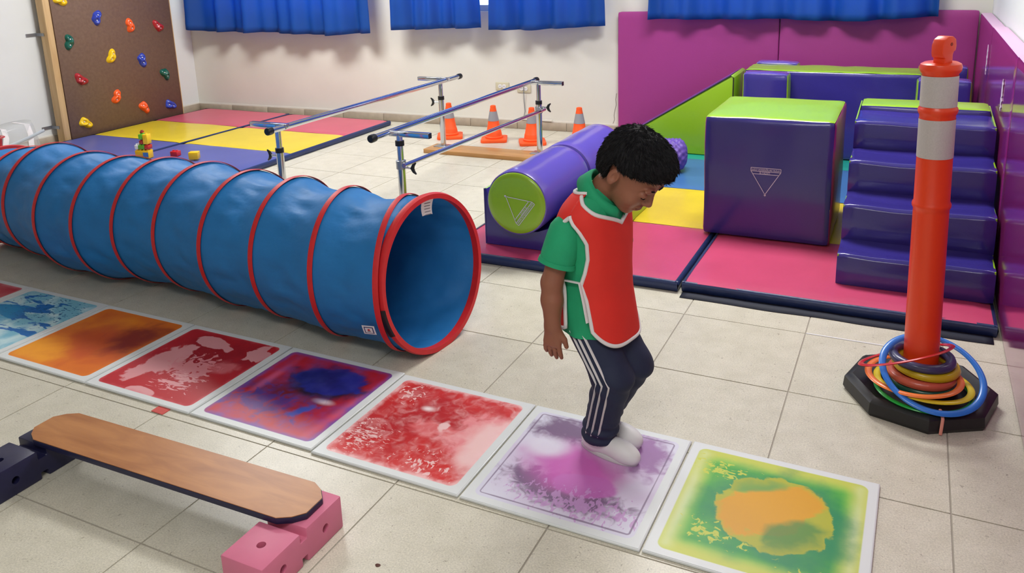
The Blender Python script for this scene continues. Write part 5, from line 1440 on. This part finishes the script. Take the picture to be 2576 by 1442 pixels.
# torso lofts
TZ = [0.335, 0.38, 0.44, 0.52, 0.60, 0.67, 0.715, 0.742, 0.765, 0.785, 0.80]
TCX = [-0.047, -0.048, -0.050, -0.054, -0.056, -0.056, -0.054, -0.050, -0.046, -0.041, -0.037]
TA_ = [0.092, 0.090, 0.087, 0.083, 0.082, 0.080, 0.075, 0.067, 0.056, 0.044, 0.034]
TB_ = [0.114, 0.112, 0.109, 0.107, 0.111, 0.118, 0.120, 0.114, 0.092, 0.060, 0.040]
def torso(z, phi, off=0.0):
    cx = np.interp(z, TZ, TCX); a = np.interp(z, TZ, TA_) + off; b = np.interp(z, TZ, TB_) + off
    c_, s_ = math.cos(phi), math.sin(phi); ex = 2.3
    k = (abs(c_) ** ex + abs(s_) ** ex) ** (-1 / ex)
    return Vector((cx + a * k * c_, b * k * s_, z))
nphi = 64
V, F = [], []
zs = np.linspace(0.386, 0.797, 40)
for z in zs:
    for i in range(nphi):
        ph = 2 * math.pi * i / nphi
        fl_ = 0.004 * max(0, (0.45 - z) / 0.08) * math.sin(ph * 7) + 0.003 * mnoise.noise(Vector((math.cos(ph) * 2, math.sin(ph) * 2, z * 14)))
        V.append(torso(float(z), ph, fl_))
for j in range(len(zs) - 1):
    for i in range(nphi): F.append((j * nphi + i, j * nphi + (i + 1) % nphi, (j + 1) * nphi + (i + 1) % nphi, (j + 1) * nphi + i))
shirt = mesh('polo_shirt', V, F, M['green_cloth'], kid, True); shirt['label'] = 'green polo shirt'
def loft(name, rings, m, parent, closed_ends=False):
    n = len(rings[0]); V = [p for r in rings for p in r]; F = []
    for j in range(len(rings) - 1):
        for i in range(n): F.append((j * n + i, j * n + (i + 1) % n, (j + 1) * n + (i + 1) % n, (j + 1) * n + i))
    if closed_ends: F.append(tuple(range(n))[::-1]); F.append(tuple(range((len(rings) - 1) * n, len(rings) * n)))
    return soft(mesh(name, V, F, m, parent, True), 60)
def ring3(c, ax, r1, r2, side, n=32):
    ax = Vector(ax).normalized(); s_ = Vector(side); s_ = (s_ - ax * s_.dot(ax)).normalized(); u_ = ax.cross(s_)
    return [Vector(c) + s_ * (r1 * math.cos(2 * math.pi * i / n)) + u_ * (r2 * math.sin(2 * math.pi * i / n)) for i in range(n)]
for s, sh, el in ((-1, (-0.080, -0.100, 0.700), (-0.106, -0.140, 0.545)), (1, (-0.055, 0.100, 0.700), (-0.075, 0.140, 0.545))):
    sh, el = Vector(sh), Vector(el); ax = (el - sh).normalized()
    rs = []
    for q, r1 in ((-0.16, 0.008), (-0.13, 0.026), (-0.06, 0.038), (0.04, 0.044), (0.22, 0.0475), (0.50, 0.0495), (0.60, 0.050), (0.605, 0.0525), (0.68, 0.0525), (0.685, 0.049), (0.66, 0.044), (0.4, 0.040)):
        w_ = 0.0015 * math.sin(q * 30)
        rs.append(ring3(sh.lerp(el, q), ax, r1 + w_, r1 * 0.98, (1, 0, 0)))
    sv = loft('sleeve', rs, M['green_cloth'], shirt)
# collar, open at the throat, tilted with the bowed neck
V, F = [], []
ca_ = Vector((0.64, 0, 0.77)); cs_ = Vector((0.77, 0, -0.64)); cy_ = Vector((0, 1, 0)); cc_ = Vector((-0.026, 0, 0.772))
N = 44
for i in range(N + 1):
    ph = math.radians(14 + 332 * i / N)
    d_ = cs_ * math.cos(ph) + cy_ * math.sin(ph)
    bk = 0.5 - 0.5 * math.cos(ph)
    for (r_, hgt) in ((0.047, -0.012), (0.046, 0.016 + 0.014 * bk), (0.0495, 0.020 + 0.015 * bk), (0.056, 0.010 + 0.012 * bk), (0.064, -0.012)):
        rr = r_ * (1.18 if True else 1)
        V.append(cc_ + cs_ * (math.cos(ph) * rr * 1.08) + cy_ * (math.sin(ph) * rr) + ca_ * hgt)
for i in range(N):
    for j in range(4): k = i * 5 + j; F.append((k, k + 1, k + 6, k + 5))
co = mesh('collar', V, F, M['green_cloth'], shirt, True); co.modifiers.new('thickness', 'SOLIDIFY').thickness = 0.0025

# red bib: front and back panels over the shirt, edged with white tape
def bib(name, centre, lim, top, hem, off, neck=1.01):
    """lim(z) half angle of the panel on each side, top(t) and hem(t) heights across t in -1..1"""
    nt_, ns_ = 40, 34
    V, F = [], []
    for j in range(ns_ + 1):
        s_ = j / ns_
        for i in range(nt_ + 1):
            t_ = -1 + 2 * i / nt_
            z = top(t_) * (1 - s_) + hem(t_) * s_
            ph = centre + t_ * lim(z)
            o_ = off + 0.010 * max(0, (0.50 - z) / 0.14) + 0.004 * mnoise.noise(Vector((t_ * 2.3, z * 9, centre)))
            V.append(torso(z, ph, o_))
    for j in range(ns_):
        for i in range(nt_): k = j * (nt_ + 1) + i; F.append((k, k + 1, k + nt_ + 2, k + nt_ + 1))
    o = mesh(name, V, F, M['red_cloth'], kid, True); o.modifiers.new('thickness', 'SOLIDIFY').thickness = 0.002
    W_ = nt_ + 1
    def row(idx): return [V[i] for i in idx]
    lo_ = [j for j in range(ns_ + 1) if V[j * W_].z < 0.741]
    hi_ = [j for j in range(ns_ + 1) if V[j * W_ + nt_].z < 0.741]
    edge = row([j * W_ for j in lo_]) + row([ns_ * W_ + i for i in range(1, W_)]) + row([j * W_ + nt_ for j in hi_[::-1][1:]])
    tube('white_binding', edge, 0.0068, M['white_cloth'], o, 8, False, (0.85, 0.85))
    nk = [i for i in range(W_) if abs(-1 + 2 * i / nt_) < neck]
    tube('neck_binding', row(nk), 0.0068, M['white_cloth'], o, 8, False, (0.85, 0.85))
    return o
rad = math.radians
def limf(z): return rad(np.interp(z, [0.35, 0.42, 0.50, 0.545, 0.58, 0.62, 0.665, 0.70, 0.722, 0.738, 0.785], [52, 60, 66, 74, 66, 60, 60, 72, 86, 94, 97]))
def limb(z): return rad(np.interp(z, [0.35, 0.42, 0.52, 0.56, 0.62, 0.68, 0.715, 0.735, 0.79], [74, 74, 70, 62, 56, 56, 74, 88, 94]))
bf = bib('bib_front', 0.0, limf, lambda t: 0.700 + 0.080 * abs(t) ** 0.9, lambda t: 0.366 + 0.05 * abs(t) ** 4, 0.007)
bb_ = bib('bib_back', math.pi, limb, lambda t: 0.775 + 0.012 * abs(t), lambda t: 0.398 + 0.015 * abs(t) ** 4, 0.007)
# side tie
p0 = torso(0.548, rad(-112), 0.012); p1 = torso(0.553, rad(-75), 0.014); p2 = torso(0.50, rad(-70), 0.017); p3 = torso(0.445, rad(-66), 0.020)
tube('side_tie', [p0, p1, p2, p3], 0.0065, M['white_cloth'], bf, 8, False, (0.9, 0.4))

# trousers
tf = Field((-0.18, -0.16, 0.03), (0.17, 0.17, 0.50), 0.0032)
tf.ell((-0.05, 0, 0.415), (0.076, 0.092, 0.075), 0.03)
LEG = {-1: [((-0.052, -0.044, 0.40), 0.062), ((0.030, -0.050, 0.262), 0.055), ((-0.018, -0.040, 0.085), 0.046), ((-0.022, -0.040, 0.062), 0.048)],
       1: [((-0.050, 0.044, 0.40), 0.062), ((0.038, 0.046, 0.268), 0.055), ((-0.052, 0.036, 0.090), 0.045), ((-0.056, 0.036, 0.066), 0.046)]}
for s in (-1, 1): tf.chain(LEG[s], 0.016)
g = np.meshgrid(*[(tf.lo[k] + tf.h * np.arange(tf.n[k])) for k in range(3)], indexing='ij')
fold = 0.0028 * np.sin(g[2] * 95 + g[0] * 60) * np.exp(-((g[2] - 0.24) / 0.06) ** 2) + 0.004 * np.sin(g[2] * 190 + g[0] * 30) * np.exp(-((g[2] - 0.085) / 0.03) ** 2)
tf.v = np.maximum(tf.v + fold, 0.052 - g[2]).astype(np.float32)
tro = tf.obj('trousers', M['navy_cloth'], kid); tro['label'] = 'navy tracksuit trousers'
for s in (-1, 1):
    L = LEG[s]
    path = []
    cs = [(Vector(p), r) for p, r in L]
    for a, b, n_ in ((0, 1, 12), (1, 2, 14)):
        for i in range(n_ + (1 if a == 1 else 0)):
            q = i / n_; path.append((cs[a][0].lerp(cs[b][0], q), cs[a][1] * (1 - q) + cs[b][1] * q))
    for k, dx in enumerate((-0.020, 0.0, 0.020)):
        pts = []
        for (c, r) in path:
            y_ = math.sqrt(max(r * r - dx * dx, 0)) ; pts.append((c.x + dx, c.y + s * (y_ - 0.0005), c.z))
        tube('side_stripe', pts, 0.0082, M['white_cloth'], tro, 6, False, (1.0, 0.35) if True else None)
# shoes
for s in (-1, 1):
    ox, oy, oz = (-0.072, -0.040, 0.0085) if s < 0 else (-0.106, 0.036, 0.0085)
    sf = Field((ox - 0.03, oy - 0.06, 0.0), (ox + 0.22, oy + 0.06, 0.12), 0.0025)
    for (x, z, r) in ((0.030, 0.030, 0.029), (0.070, 0.031, 0.030), (0.118, 0.027, 0.032), (0.150, 0.021, 0.027)):
        sf.ell((ox + x, oy, oz + z), (r * 1.2, r, r * 1.02), 0.02)
    sf.cap((ox + 0.040, oy, oz + 0.035), (ox + 0.044, oy, oz + 0.062), 0.030, 0.030, 0.02)
    g2 = (sf.lo[2] + sf.h * np.arange(sf.n[2]))[None, None, :]
    sf.v = np.maximum(sf.v, (oz + 0.004) - g2).astype(np.float32)
    sh = sf.obj('shoe', M['shoe'], kid); sh['label'] = 'white shoe'
    prof_ = []
    for i in range(28):
        a = 2 * math.pi * i / 28; x = 0.083 + 0.093 * math.cos(a); w_ = (0.030 + 0.004 * math.cos(a)) * math.sin(a)
        prof_.append((ox + x, oy + w_))
    prism('sole', prof_, oz, oz + 0.012, M['shoe_sole'], sh, 0.002)
    for i in range(3):
        x = ox + 0.078 + i * 0.014
        tube('lace', [(x, oy - 0.014, oz + 0.053 - i * 0.003), (x + 0.003, oy, oz + 0.060 - i * 0.0035), (x, oy + 0.014, oz + 0.053 - i * 0.003)], 0.002, M['white_cloth'], sh, 6)
